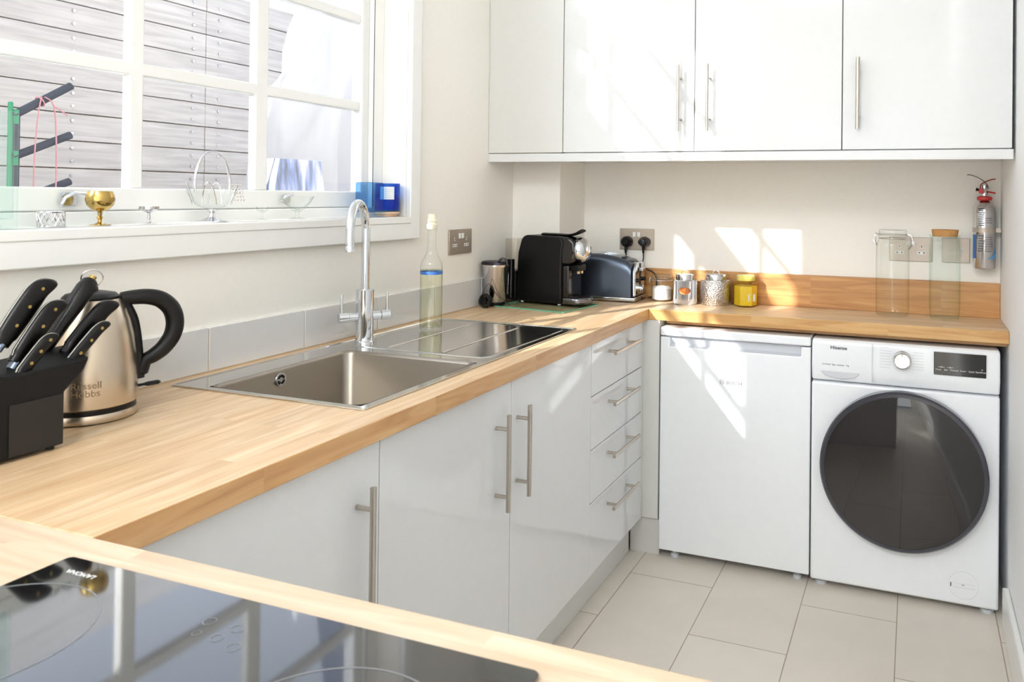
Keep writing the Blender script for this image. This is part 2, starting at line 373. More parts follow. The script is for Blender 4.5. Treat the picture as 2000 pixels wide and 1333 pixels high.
# ================================================================ THE ROOM
WT = .91          # worktop height
XR = 1.815        # right wall
YB = .855         # wall behind the counter
YW = 1.16         # true wall behind the appliances
ZC = 3.25
YREAR = -5.6
# floor, ceiling
struct('floor', bx(B(), -.16, XR+.15, YREAR-.1, YW+.12, -.1, 0), M_floor)
struct('ceiling', bx(B(), -.16, XR+.15, YREAR-.1, YW+.12, ZC, ZC+.1), M_ceil)
# left wall with the window opening
WY0, WY1, WZ0, WZ1 = -1.955, -.113, 1.235, 3.07
ys = [YREAR, WY0, WY1, YW+.12]; zs = [0, WZ0, WZ1, ZC]
struct('wall_left', slab(B(), ys, zs, lambda i, j: i == 1 and j == 1, -.16, 0, 'x'), M_wall)
# back wall: boxed-out upper part above the counter, true wall below it
struct('wall_back', bx(B(), .0, XR, YB, YW, WT+.0, ZC), M_wall)
struct('wall_behind_appliances', bx(B(), 0, XR, YW, YW+.12, 0, ZC), M_wall)
struct('wall_corner_boxing', bx(B(), 0, .212, .605, YB, WT, ZC), M_wall, bevel=.003)
struct('wall_right', bx(B(), XR, XR+.15, YREAR, YW+.12, 0, ZC), M_wallw)
struct('wall_rear', slab(B(), [-.16, -.0, 1.9, XR+.15+.0001] if False else [-.16, .15, 1.7, XR+.15], [0, .02, 2.35, ZC], lambda i, j: i == 1 and j == 1, YREAR-.1, YREAR, 'y'), M_wall)
struct('baseboard_right', bx(B(), XR-.02, XR, YREAR, .50, 0, .118), M_trim, bevel=.004)
# unseen glazed doors in the rear wall, added to carry the fill light
dr = B()
slab(dr, [.15, .21, .90, .96, 1.64, 1.7], [.02, .10, 2.28, 2.35], lambda i, j: j == 1 and i in (1, 3), YREAR-.08, YREAR-.03, 'y')
dr_o = struct('door_added', dr, M_trim)
struct('door_glazing', bx(B(), .2, 1.65, YREAR-.058, YREAR-.052, .09, 2.29), M_pane, dr_o)

# ---------------- window_1
GX = -.13        # glass plane
win = B()
# fixed outer frame
slab(win, [WY0, WY0+.045, WY1-.05, WY1], [WZ0, WZ0+.048, WZ1-.05, WZ1], lambda i, j: i == 1 and j == 1, -.158, -.09, 'x')
window = struct('window_1', win, M_trim, bevel=.003)
# transom between the lower casements and the upper lights, then the sash frames and their thin glazing bars
y0, y1, z0, z1 = WY0+.045, WY1-.05, WZ0+.048, WZ1-.05
struct('window_transom', bx(B(), -.155, -.10, y0, y1, 2.135, 2.255), M_trim, window, bevel=.003)
fb = B(); slab(fb, [y0, y0+.03, y1-.035, y1], [z0, 1.333, 2.10, 2.1345], lambda i, j: i == 1 and j == 1, -.150, -.108, 'x')
struct('window_sash', fb, M_trim, window, bevel=.004)
fb = B(); slab(fb, [y0, y0+.03, y1-.035, y1], [2.2555, 2.285, z1-.03, z1], lambda i, j: i == 1 and j == 1, -.150, -.108, 'x')
struct('window_sash', fb, M_trim, window, bevel=.004)
vb = [(-1.525, .014), (-.962, .017), (-.597, .022)]
def grid(zlist, za, zb):
    g = B(); by = [y0+.03]
    for y_, h_ in vb: by += [y_-h_, y_+h_]
    by += [y1-.035]; bz = [za]
    for z_q in zlist: bz += [z_q-.015, z_q+.015]
    bz += [zb]
    slab(g, by, bz, lambda i, j: i % 2 == 0 and j % 2 == 0, -.142, -.116, 'x'); return g
struct('glazing_bars', grid([1.603, 1.880], 1.333, 2.10), M_trim, window, bevel=.004)
struct('glazing_bars', grid([2.49, 2.775], 2.285, z1-.03), M_trim, window, bevel=.004)
struct('window_panes', bx(B(), GX-.002, GX+.002, y0+.01, y1-.01, 1.32, z1-.01), M_pane, window)
# thin dark gap lines under the sash and beside it
struct('window_seal', bx(B(), -.1085, -.1075, y0, y1, z0-.0015, z0+.0005), M_hole, window)
struct('window_seal', bx(B(), -.0905, -.0895, WY1-.0515, WY1-.0495, WZ0+.05, WZ1-.05), M_rubber, window)
# latch and casement stay
lt = B(); bx(lt, -.108, -.102, -1.135, -1.105, 1.296, 1.322); tube(lt, [(-.100, -1.140, 1.294), (-.092, -1.136, 1.312), (-.088, -1.120, 1.322), (-.088, -1.085, 1.318)], .0035, 8)
struct('window_latch', lt, M_chrome, window, smooth=True)
lt = B(); bx(lt, -.108, -.102, -.530, -.505, 1.300, 1.318); tube(lt, [(-.1, -.54, 1.30), (-.092, -.535, 1.316), (-.088, -.51, 1.322)], .0035, 8)
struct('window_latch', lt, M_chrome, window, smooth=True)
# board lining the sill and the architrave round the opening
struct('trim_1', bx(B(), -.105, .022, WY0-.0, WY1, WZ0-.003, 1.2553), M_trim, bevel=.0035)          # sill board
ar = B()
ZA = 1.1823
slab(ar, [WY0-.075, WY0, WY1, WY1+.052], [ZA, 1.2553, WZ1, WZ1+.07], lambda i, j: i == 1 and j == 1, 0, .02, 'x')
struct('trim_2', ar, M_trim, bevel=.003)                                                          # flat architrave
# pale tile upstand on the window wall
tl = B(); ty = -1.4815
while ty < .60:
    a, b = ty+.0015, min(ty+.3057-.0015, .603)
    bx(tl, .0, .009, a, b, WT+.003, 1.0136); ty += .3057
struct('trim_3', tl, M_tile, bevel=.0015)
struct('trim_4', bx(B(), 0, .0065, -1.577, .604, WT+.0003, 1.0105), M_grout)

# ================================================================ WORKTOPS
wt = B()
slab(wt, [.0, .118, .528, .6085], [-1.577, -.982, -.528, YW-.0], lambda i, j: i == 1 and j == 1, WT-.04, WT)
o = obj('oak_worktop', wt, [M_oak_y, M_oak_edge_y], bevel=.0015)
for f in o.data.polygons:
    if f.normal.x > .9: f.material_index = 1
tag(o, 'long oak worktop under the window with the steel sink set in it', 'worktop')
o = obj('oak_worktop', bx(B(), .6088, XR-.001, .543, YW, WT-.04, WT), [M_oak_x, M_oak_edge_x], bevel=.0015)
for f in o.data.polygons:
    if f.normal.y < -.9: f.material_index = 1
tag(o, 'shallow oak worktop running above the fridge and the washing machine', 'worktop')
o = obj('oak_worktop', slab(B(), [0, .66, 1.215, 1.42], [-2.2, -2.13, -1.645, -1.5775], lambda i, j: i == 1 and j == 1, WT-.04, WT), [M_oak_p, M_oak_edge_x], bevel=.0015)
tag(o, 'oak worktop of the peninsula in the foreground around the black hob', 'worktop')
tag(obj('oak_upstand', bx(B(), .2125, XR-.001, .835, YB-.0003, WT+.0005, 1.033), M_oak_up, bevel=.001), 'low oak upstand board behind the back worktop', 'upstand')
tag(obj('oak_batten', bx(B(), .66, XR-.001, .60, .64, .852, .8695), M_oak_edge_x), 'narrow oak batten in the gap under the back worktop', 'batten')

# ================================================================ BASE CABINETS
XF = .5885
def bar_handle_v(parent, x, y, za, zb, r=.006, out='x', post=.036):
    b = B()
    if out == 'x':
        tube(b, [(x, y, za), (x, y, zb)], r, 14)
        L = zb-za
        for z in (za+L*.15, zb-L*.15): tube(b, [(x-post, y, z), (x, y, z)], r*.8, 10)
    else:
        tube(b, [(x, y, za), (x, y, zb)], r, 14); L = zb-za
        for z in (za+L*.19, zb-L*.19): tube(b, [(x, y+post, z), (x, y, z)], r*.8, 10)
    return obj('handle', b, M_nickel, parent, smooth=True, label='brushed nickel bar handle')
def base_unit(name, label, y0, y1, group=None):
    t = thing(name, label, 'cabinet', (0, (y0+y1)/2, 0), group=group)
    bb = B(); bx(bb, .03, XF-.02, y0+.0005, y1-.0005, .13, WT-.0405)
    obj('carcass', bb, M_carc, t); return t
t = base_unit('base_cabinet', 'white gloss base cabinet nearest the peninsula, one tall bar handle', -1.525, -1.0044)
d = obj('door', bx(B(), XF-.0185, XF, -1.522, -1.0059, .135, .866), M_cab, t, bevel=.0015)
bar_handle_v(d, XF+.036, -1.069, .530, .799)
# sink base, two doors, with its carcass made of panels so that the bowl hangs in it
t = thing('sink_cabinet', 'white gloss double base cabinet under the sink, two bar handles side by side', 'cabinet', (0, -.48, 0))
bb = B()
for a, b in ((-1.0035, -.9865), (.0205, .0375)): bx(bb, .03, XF-.02, a, b, .13, WT-.0405)
bx(bb, .03, XF-.02, -.9865, .0205, .13, .148); bx(bb, .03, .045, -.9865, .0205, .148, .68)
obj('carcass', bb, M_carc, t)
d = obj('door', bx(B(), XF-.0185, XF, -1.0029, -.4854, .135, .866), M_cab, t, bevel=.0015); bar_handle_v(d, XF+.036, -.561, .567, .799)
d = obj('door', bx(B(), XF-.0185, XF, -.4824, .0374, .135, .866), M_cab, t, bevel=.0015); bar_handle_v(d, XF+.036, -.4525, .568, .797)
t = base_unit('drawer_cabinet', 'white gloss base cabinet of four drawers beside the corner', .0389, .5459)
zz = [.135, .3634, .5299, .6972, .866]
hz = [.313, .482, .6505, .816]
for k in range(4):
    d = obj('drawer', bx(B(), XF-.0185, XF, .0404, .5259, zz[k]+.0015, zz[k+1]-.0015), M_cab, t, bevel=.0015)
    b = B(); ya, yb, X, z = .155, .405, XF+.036, hz[k]
    tube(b, [(X, ya, z), (X, yb, z)], .006, 14)
    for y in (ya+.035, yb-.035): tube(b, [(XF, y, z), (X, y, z)], .005, 10)
    obj('handle', b, M_nickel, d, smooth=True, label='brushed nickel bar handle')
b = B(); bx(b, XF-.03, .650, .5475, .80, .135, .8695); bx(b, XF-.0185, XF, .5275, .5473, .135, .8695)
tag(obj('corner_panel', b, M_panel, bevel=.0015), 'narrow white corner panel between the drawers and the fridge', 'panel')
b = B(); bx(b, .520, .5377, -1.525, .5475, .0, .1299); bx(b, .5378, .652, .560, .578, .0, .1299)
tag(obj('plinth', b, M_panel, bevel=.001), 'white plinth along the floor under the window base cabinets', 'plinth')
# peninsula carcass
t = thing('peninsula_cabinet', 'white base cabinet carrying the peninsula worktop and hob', 'cabinet', (.95, -1.88, 0))
b = B(); bx(b, .03, 1.40, -2.17, -1.60, .0, .80); bx(b, .03, .64, -2.17, -1.60, .80, WT-.0405); bx(b, 1.24, 1.40, -2.17, -1.60, .80, WT-.0405)
obj('carcass', b, M_carc, t)
obj('end_panel', bx(B(), 1.4005, 1.418, -2.18, -1.59, 0, WT-.0405), M_cab, t)

# ================================================================ WALL CABINETS
YC = .407
xu = [.3122, .8121, 1.3066, 1.8086]; ZT = 2.35; ZR1 = 1.4834; ZR0 = 1.4526
t = thing('wall_cabinet', 'white gloss double wall cabinet above the toaster, two handles at its middle', 'cabinet', (.81, .6, ZR1))
obj('carcass', bx(B(), xu[0]+.001, xu[2]-.001, YC+.0195, YB-.0005, ZR1+.001, ZT), M_carc, t)
d = obj('door', bx(B(), xu[0]+.0015, xu[1]-.0015, YC, YC+.0185, ZR1+.003, ZT), M_cab, t, bevel=.0015); bar_handle_v(d, .7625, YC-.036, 1.553, 1.783, .0052, 'y')
d = obj('door', bx(B(), xu[1]+.0015, xu[2]-.0015, YC, YC+.0185, ZR1+.003, ZT), M_cab, t, bevel=.0015); bar_handle_v(d, .8655, YC-.036, 1.553, 1.781, .0052, 'y')
t = thing('wall_cabinet', 'white gloss single wall cabinet above the washing machine by the right wall', 'cabinet', (1.557, .6, ZR1))
obj('carcass', bx(B(), xu[2]+.001, xu[3]-.006, YC+.0195, YB-.0005, ZR1+.001, ZT), M_carc, t)
d = obj('door', bx(B(), xu[2]+.0015, xu[3]-.004, YC, YC+.0185, ZR1+.003, ZT), M_cab, t, bevel=.0015); bar_handle_v(d, 1.357, YC-.036, 1.550, 1.779, .0065, 'y')
b = B(); bx(b, .001, xu[0]-.0015, YC, YC+.0185, ZR1+.003, ZT)
tag(obj('filler_panel', b, M_panel, bevel=.001), 'narrow white filler panel between the window wall and the wall cabinets', 'panel')
b = B(); bx(b, .001, xu[3], YC, YC+.02, ZR0, ZR1); bx(b, .214, xu[3], YC+.0201, YB-.001, ZR1-.018, ZR1)
tag(obj('cabinet_light_rail', b, M_cab, bevel=.001), 'white horizontal rail along the bottom of the wall cabinets', 'rail')

# ================================================================ FRIDGE
t = thing('undercounter_fridge', 'white undercounter fridge with a recessed grip under the back worktop', 'fridge', (.93, .8, 0))
YF = .536; x0, x1 = .6575, 1.1985
obj('housing', bx(B(), x0+.003, x1-.003, YF+.055, 1.13, .03, .812), M_appl, t)
obj('lid', bx(B(), x0, x1, YF-.002, 1.13, .8165, .848), M_appl, t, bevel=.006, seg=3)
# door with a scooped grip below its top edge
gx0, gx1 = .690, 1.166
b = B(); slab(b, [x0, gx0, gx1, x1], [.032, .779, .8125], lambda i, j: i == 1 and j == 1, YF, YF+.05, 'y'); 
d = obj('door', b, M_appl, t, bevel=.004, seg=3)
b = B(); prism(b, [(YF+.002, .780), (YF+.022, .786), (YF+.022, .812), (YF+.04, .812), (YF+.04, .7795), (YF+.002, .7795)], 'x', gx0, gx1)
obj('grip', b, M_grey, d, smooth=True)
text('brand_lettering', 'BOSCH', .0155, M_ink, d, (.905, YF, .6605), (1, 0, 0), (0, 0, 1), bold=True, sx=1.12)
b = B()
for k in range(24):
    pass
def ringflat(b, cx, y, cz, r0, r1, n=32, th=.0004):
    A = [[b.verts.new((cx+r*math.cos(2*PI*k/n), yy, cz+r*math.sin(2*PI*k/n))) for k in range(n)] for r, yy in ((r0, y), (r1, y), (r1, y-th), (r0, y-th))]
    for q in range(4):
        P, Q = A[q], A[(q+1) % 4]
        for k in range(n): b.faces.new((P[k], P[(k+1) % n], Q[(k+1) % n], Q[k]))
    bmesh.ops.recalc_face_normals(b, faces=b.faces)
ringflat(b, .889, YF, .667, .0078, .0088)
bx(b, .8845, .8858, YF-.0004, YF, .661, .673); bx(b, .8922, .8935, YF-.0004, YF, .661, .673); bx(b, .8858, .8922, YF-.0004, YF, .6664, .6676)
obj('emblem', b, M_ink, d)
for xx in (.709, 1.155):
    for yy in (.575, 1.08): obj('foot', lathe(B(), [(0, .0), (.015, .0), (.015, .012), (.009, .014), (.009, .031), (0, .031)], (xx, yy, 0), 16), M_grey, t, smooth=True)

# ================================================================ WASHING MACHINE
t = thing('washing_machine', 'white washing machine with a large dark round door, beside the right wall', 'washing machine', (1.494, .8, 0))
x0, x1 = 1.2025, 1.7885; YM = .536
obj('housing', bx(B(), x0, x1, YM+.0, 1.13, .022, .700), M_appl, t, bevel=.008, seg=3)
b = B(); prism(b, [(YM+.012, .846), (YM-.0, .838), (YM-.006, .745), (YM+.008, .704), (YM+.10, .704), (YM+.10, .846)], 'x', x0, x1)
cp = obj('control_panel', b, M_appl, t, bevel=.007, seg=3)
obj('top_cover', bx(B(), x0+.002, x1-.002, YM+.1005, 1.13, .7005, .846), M_appl, t, bevel=.004)
YP = YM-.006
def yp(z): return YM-.006*(.838-z)/.093
# detergent drawer outline and scoop
b = B(); bx(b, 1.3995, 1.4008, YM-.0075, YM+.0, .712, .842)
obj('drawer_seam', b, M_grey, cp)
b = B(); prism(b, [(1.225, .7445), (1.37, .7445), (1.345, .722), (1.30, .714), (1.25, .722)], 'y', YM-.004, YM+.004)
dd = obj('drawer_scoop', b, M_grey, cp, bevel=.002)
obj('panel_seam', bx(B(), x0+.002, x1-.002, YM-.0006, YM+.001, .7035, .7047), M_grey, t)
text('brand_lettering', 'Hisense', .0165, M_inkd, cp, (1.264, yp(.8145)-.0002, .8145), (1, 0, 0), (0, 0, 1), bold=True, sx=1.05)
text('small_print', '3.0 Wash  Spin  Inverter  7kg', .0075, M_ink, cp, (1.237, yp(.760)-.0002, .760), (1, 0, 0), (0, 0, 1))
# programme lists as short printed lines, one column either side of the knob
pl_, pr_ = B(), B()
for k in range(8):
    z = .831-.0092*k
    bx(pl_, 1.424, 1.424+.030+.008*((k*3) % 4)/3, yp(z)-.0005, yp(z)+.0008, z, z+.0016)
    if k: bx(pr_, 1.532-.008*((k*5) % 4)/3, 1.562, yp(z)-.0005, yp(z)+.0008, z, z+.0016)
obj('programme_print', pl_, M_grey, cp); obj('programme_print', pr_, M_grey, cp)
# knob
b = lathe(B(), [(.0, -.030), (.0235, -.030), (.0262, -.027), (.0275, -.006), (.029, -.004), (.029, .0), (0, .0)], (1.495, YM-.003, .7965), 40, 'y')
kb = obj('programme_knob', b, M_silver, cp, smooth=True)
obj('pointer', bx(B(), 1.4942, 1.4958, YM-.0338, YM-.0330, .812, .821), M_inkd, kb)
# display
b = B(); bx(b, 1.592, 1.7475, YM-.0078, YM+.001, .758, .8315)
ds = obj('display', b, M_blackg, cp, bevel=.0008)
for k, (wd, xx) in enumerate((('Temp.', 1.597), ('Spin', 1.6225), ('Prewash', 1.642), ('Rinse+', 1.670), ('Quick', 1.6955), ('Start/Pause', 1.716))):
    text('display_lettering', wd, .0072, M_inkw, ds, (xx, YM-.0079, .7735), (1, 0, 0), (0, 0, 1))
for xx in (1.615, 1.6415):
    b = B(); ringflat(b, xx, YM-.0078, .784, .0015, .0025, 16)
    for q in (-1, 1): bx(b, xx+q*.0062-.003, xx+q*.0062+.003, YM-.0083, YM-.0078, .7835, .7845)
    obj('display_symbol', b, M_inkw, ds)
obj('display_symbol', bx(B(), 1.734, 1.737, YM-.0083, YM-.0078, .783, .786), M_inkw, ds)
# round door
cxx, czz, RR = 1.4965, .436, .2605
b = lathe(B(), [(RR-.016, -.047), (RR-.006, -.047), (RR, -.040), (RR+.001, -.012), (RR-.004, .0), (RR-.04, .0)], (cxx, YM, czz), 96, 'y')
dm = mat('dark_grey_door_ring', (62, 62, 70), .22, metal=.3, coat=.4)
wd = obj('door', b, dm, t, smooth=True)
b = lathe(B(), [(0, -.056), (.08, -.0555), (.15, -.053), (.20, -.0500), (.235, -.0475), (RR-.0155, -.0462)], (cxx, YM, czz), 96, 'y')
obj('door_glass', b, M_doorglass, wd, smooth=60)
# filter cover
b = B(); ringflat(b, 1.686, YM, .086, .0435, .0443, 48, .0005); bx(b, 1.655, 1.72, YM-.0004, YM, .0905, .0912); bx(b, 1.655, 1.72, YM-.0004, YM, .0765, .0772); bx(b, 1.655, 1.72, YM-.0004, YM, .0800, .0806)
fc = obj('filter_cover', b, M_grey, t)
obj('filter_mark', bx(B(), 1.6465, 1.6495, YM-.0006, YM, .078, .091), M_inkd, fc); obj('filter_mark', bx(B(), 1.680, 1.689, YM-.0005, YM, .0862, .0878), M_ink, fc)
for xx in (1.235, 1.757):
    for yy in (.575, 1.08): obj('foot', lathe(B(), [(0, 0), (.02, 0), (.02, .012), (.01, .014), (.01, .0225), (0, .0225)], (xx, yy, 0), 16), M_grey, t, smooth=True)

# ================================================================ SINK
t = thing('inset_sink', 'stainless steel sink with a square bowl and a ridged drainer', 'sink', (.29, -.49, WT))
b = B()
X0, X1, Y0, Y1 = .042, .545, -.997, .020
bx0, bx1, by0, by1 = .124, .522, -.976, -.534          # bowl opening
dx0, dx1, dy0, dy1 = .085, .518, -.490, -.008          # drainer pan
def loop(bm, pts, z): return [bm.verts.new((p[0], p[1], z)) for p in pts]
def bridge(bm, A, D):
    n = len(A)
    for k in range(n): bm.faces.new((A[k], A[(k+1) % n], D[(k+1) % n], D[k]))
# rim plate with raised edge
slab(b, [X0, bx0, bx1, X1], [Y0, by0, by1, Y1], lambda i, j: i == 1 and j == 1, WT+.0004, WT+.0020)
obj('rim', b, M_drain, t, bevel=.0007)
b = B(); ro = [rrect(X0, X1, Y0, Y1, .006), rrect(X0+.004, X1-.004, Y0+.004, Y1-.004, .005)]
L = [loop(b, ro[0], WT+.002), loop(b, ro[0], WT+.0036), loop(b, ro[1], WT+.0036), loop(b, ro[1], WT+.002)]
for A, D in zip(L, L[1:]): bridge(b, A, D)
bmesh.ops.recalc_face_normals(b, faces=b.faces); obj('rim_edge', b, M_drain, t, smooth=True)
# bowl
b = B(); prof = [(0, WT+.0022, .022), (.003, WT+.0005, .022), (.006, WT-.006, .022), (.010, WT-.165, .022), (.02, WT-.183, .022), (.035, WT-.190, .02)]
Ls = []
for ins, z, r in prof: Ls.append(loop(b, rrect(bx0+ins, bx1-ins, by0+ins, by1-ins, r+.004), z))
for A, D in zip(Ls, Ls[1:]): bridge(b, A, D)
b.faces.new(Ls[-1]); bmesh.ops.recalc_face_normals(b, faces=b.faces)
for f in b.faces: f.normal_flip()
bw = obj('bowl', b, M_bowl, t, smooth=50)
ov = B(); lathe(ov, [(0, .003), (.006, .003), (.007, .001), (.0128, .003), (.0152, .0025), (.0158, 0), (0, 0)], (bx0+.0075, -.778, WT-.0245), 32, 'x')
ov_o = obj('overflow', ov, M_chrome, bw, smooth=True)
oh = B()
for k in range(4):
    a = PI/4+k*PI/2; pts = []
    for q in range(7): aa = a-.55+1.1*q/6; pts.append((.0118*math.cos(aa), .0118*math.sin(aa)))
    for q in range(7): aa = a+.50-1.0*q/6; pts.append((.0058*math.cos(aa), .0058*math.sin(aa)))
    vs = [oh.verts.new((bx0+.0075+.0034, -.778+p[0], WT-.0245+p[1])) for p in pts]
    oh.faces.new(vs)
obj('overflow_slots', oh, M_hole, ov_o)
obj('waste', lathe(B(), [(0, .003), (.036, .004), (.044, .002), (.045, 0), (0, 0)], (.323, -.755, WT-.1898), 32), M_chrome, bw, smooth=True)
# drainer: pressed pan and two long ridges
b = B(); Ls = [loop(b, rrect(dx0, dx1, dy0, dy1, .035), WT+.0042), loop(b, rrect(dx0+.008, dx1-.008, dy0+.008, dy1-.008, .03), WT+.0030), loop(b, rrect(dx0+.012, dx1-.012, dy0+.012, dy1-.012, .028), WT+.0026)]
for A, D in zip(Ls, Ls[1:]): bridge(b, A, D)
b.faces.new(Ls[-1]); o1 = loop(b, rrect(dx0-.004, dx1+.004, dy0-.004, dy1+.004, .037), WT+.0021); bridge(b, o1, Ls[0]); bmesh.ops.recalc_face_normals(b, faces=b.faces)
dn = obj('drainer', b, M_drain, t, smooth=50)
for xx in (.205, .375):
    obj('drainer_ridge', tube(B(), [(xx, dy0+.02, WT+.0027), (xx, dy1-.04, WT+.0027)], .0028, 10), M_steel, dn, smooth=True)

# ---------------- tap
T = Vector((.100, -.435, WT+.002))
t = thing('mixer_tap', 'chrome mixer tap with a tall curved spout and two lever handles', 'tap', T)
b = lathe(B(), [(0, 0), (.0262, 0), (.0262, .005), (.0238, .008), (.0238, .1475), (.0225, .149), (.0125, .149), (0, .149)], T, 40)
obj('body', b, M_chrome, t, smooth=True)
a = math.radians(-67); u = Vector((math.cos(a), math.sin(a), 0)); z0 = WT+.149; R = .074; zc = 1.226
pts = [T+Vector((0, 0, .14)), Vector((T.x, T.y, zc))]
pts += arcpts((T.x+u.x*R, T.y+u.y*R, zc), R, 180, 0, 20, u, (0, 0, 1))[1:]
e = pts[-1]; pts.append(Vector((e.x, e.y, 1.180)))
obj('spout', tube(B(), pts, .0115, 20), M_chrome, t, smooth=True)
obj('aerator', lathe(B(), [(0, 0), (.0112, 0), (.0122, .001), (.0122, .014), (.0118, .015)], (e.x, e.y, 1.174), 24), M_chrome, t, smooth=True)
a = math.radians(55); v = Vector((math.cos(a), math.sin(a), 0)); zc = .986
for s in (-1, 1):
    c = Vector((T.x, T.y, zc))
    b = tube(B(), [c+v*s*.018, c+v*s*.044], .0125, 24); tube(b, [c+v*s*.045, c+v*s*.070, c+v*s*.0715], [.0138, .0138, .012], 24)
    hd = obj('handle', b, M_chrome, t, smooth=True)
    p = c+v*s*.063
    obj('lever', tube(B(), [p+Vector((0, 0, .008)), p+Vector((0, 0, .062)), p+Vector((0, 0, .064))], [.0046, .0036, .002], 12), M_chrome, hd, smooth=True)

# ---------------- bottle on the drainer
c = (.152, -.190, WT+.0050)
t = thing('glass_bottle', 'tall clear glass bottle of pale liquid with a blue band, standing on the drainer', 'bottle', c)
pf = [(0, .004), (.020, .012), (.031, .001), (.0335, .006), (.0335, .188), (.031, .204), (.022, .220), (.0150, .240), (.0125, .262), (.0125, .300), (.0145, .302), (.0145, .312), (.0130, .314)]
obj('glass_body', lathe(B(), pf, c, 40), M_glass, t, smooth=True)
obj('liquid', lathe(B(), [(0, .012), (.019, .018), (.030, .008), (.0322, .012), (.0322, .182), (0, .182)], c, 40), M_water, t, smooth=True)
obj('band', lathe(B(), [(.0337, .181-.012), (.0339, .181-.012), (.0339, .181-.003), (.0337, .181-.003)], c, 40), M_blueband, t, smooth=True, label='blue band')
obj('stopper', lathe(B(), [(0, .306), (.0135, .306), (.0155, .309), (.0155, .320), (.0130, .322), (.0130, .328), (.0145, .330), (.0120, .340), (.0115, .352), (0, .352)], c, 24), mat('cream_stopper', (240, 232, 206), .5), t, smooth=True, label='cream plastic stopper')

# ================================================================ HOB
t = thing('glass_hob', 'black glass hob set in the foreground peninsula worktop', 'hob', (.937, -1.885, WT))
b = B(); prism(b, rrect(.645, 1.232, -2.145, -1.628, .008), 'z', WT+.0012, WT+.0058)
hb = obj('glass_top', b, M_hobglass, t, bevel=.0012)
obj('burner_box', bx(B(), .665, 1.21, -2.125, -1.65, WT-.045, WT+.001), M_darkmetal, t)
def flatring(cx, cy, z, r0, r1, n=72):
    b = B(); A = [[b.verts.new((cx+r*math.cos(2*PI*k/n), cy+r*math.sin(2*PI*k/n), zz)) for k in range(n)] for r, zz in ((r0, z), (r1, z), (r1, z+.0002), (r0, z+.0002))]
    for q in range(4):
        P, Q = A[q], A[(q+1) % 4]
        for k in range(n): b.faces.new((P[k], P[(k+1) % n], Q[(k+1) % n], Q[k]))
    bmesh.ops.recalc_face_normals(b, faces=b.faces); return b
M_hobprint = mat('hob_print', (122, 124, 128), .4)
for (cx, cy, r) in ((.722, -1.772, .098), (1.115, -1.775, .098), (.79, -2.02, .075), (1.09, -2.02, .105)):
    obj('cooking_ring', flatring(cx, cy, WT+.0059, r-.0008, r+.0008), M_hobprint, hb)
for (cx, cy, r) in ((.902, -1.674, .0065), (.937, -1.674, .0068), (.958, -1.699, .0068), (.932, -1.693, .0062), (.908, -1.694, .0045)):
    obj('touch_control', flatring(cx, cy, WT+.0059, r-.0008, r, 32), M_hobprint, hb)
text('brand_lettering', 'LAMONA', .0088, M_inkw, hb, (.7185, -1.6515, WT+.0059), (-1, 0, 0), (0, -1, 0), bold=True, extrude=.0001, sx=1.15)

# ================================================================ KETTLE
kc = Vector((.106, -1.222, WT))
t = thing('electric_kettle', 'brushed steel kettle with a black loop handle behind the knife block', 'kettle', kc)
def z_(q): return [(r, h) for r, h in q]
obj('power_base', lathe(B(), [(0, .0005), (.072, .0005), (.077, .003), (.078, .012), (.076, .017), (0, .017)], kc, 48), M_kettle, t, smooth=True)
obj('base_gap', lathe(B(), [(.072, .0171), (.0745, .0172), (.0745, .025), (.072, .0252)], kc, 48), M_black, t, smooth=True)
obj('body', lathe(B(), [(.0, .0252), (.074, .0252), (.0765, .028), (.0770, .045), (.0762, .080), (.0740, .115), (.0700, .150), (.0640, .178), (.0560, .200), (.0500, .212), (.0470, .217), (0, .217)], kc, 64), M_kettle, t, smooth=True)
obj('lid', lathe(B(), [(.046, .2172), (.046, .221), (.040, .227), (.022, .231), (.012, .232), (.011, .240), (0, .241)], kc, 40), M_black, t, smooth=True)
u = Vector((.46, .888, 0)).normalized()
def kp(r, h): return kc+u*r+Vector((0, 0, h))
pts = [kp(.048, .213), kp(.066, .2145), kp(.092, .214), kp(.116, .206), kp(.134, .186), kp(.140, .160), kp(.135, .134), kp(.120, .112), kp(.103, .099), kp(.090, .092), kp(.084, .075), kp(.080, .060)]
def smoothpath(p, n=4):
    out = []
    for i in range(len(p)-1):
        p0, p1, p2, p3 = p[max(i-1, 0)], p[i], p[i+1], p[min(i+2, len(p)-1)]
        for k in range(n):
            s = k/n; out.append(.5*((2*p1)+(p2-p0)*s+(2*p0-5*p1+4*p2-p3)*s*s+(3*p1-p0-3*p2+p3)*s**3))
    return out+[p[-1]]
sp = smoothpath(pts); rr = [.0125+.004*math.sin(PI*min(1, k/(len(sp)*.8))) for k in range(len(sp))]
rr[-1] = .004; rr[-2] = .006; rr[-3] = .008
obj('handle', tube(B(), sp, rr, 16, flat=(.95, 1)), M_black, t, smooth=True)
st = [kp(.0500, .211), kp(.0655, .178), kp(.0715, .150), kp(.0755, .115), kp(.078, .08), kp(.079, .060)]
obj('handle_spine', tube(B(), smoothpath(st), .0105, 12), M_black, t, smooth=True)
obj('switch_lever', tube(B(), [kp(.074, .045), kp(.088, .046), kp(.094, .046), kp(.112, .047), kp(.116, .047)], [.006, .0055, .009, .009, .004], 14, flat=(1, .45)), M_black, t, smooth=True)
sd_ = Vector((.99, -.16, 0)).normalized(); tn = Vector((.16, .99, 0)).normalized()
M_etch = mat('etched_mark', (158, 136, 112), .5, metal=.6)
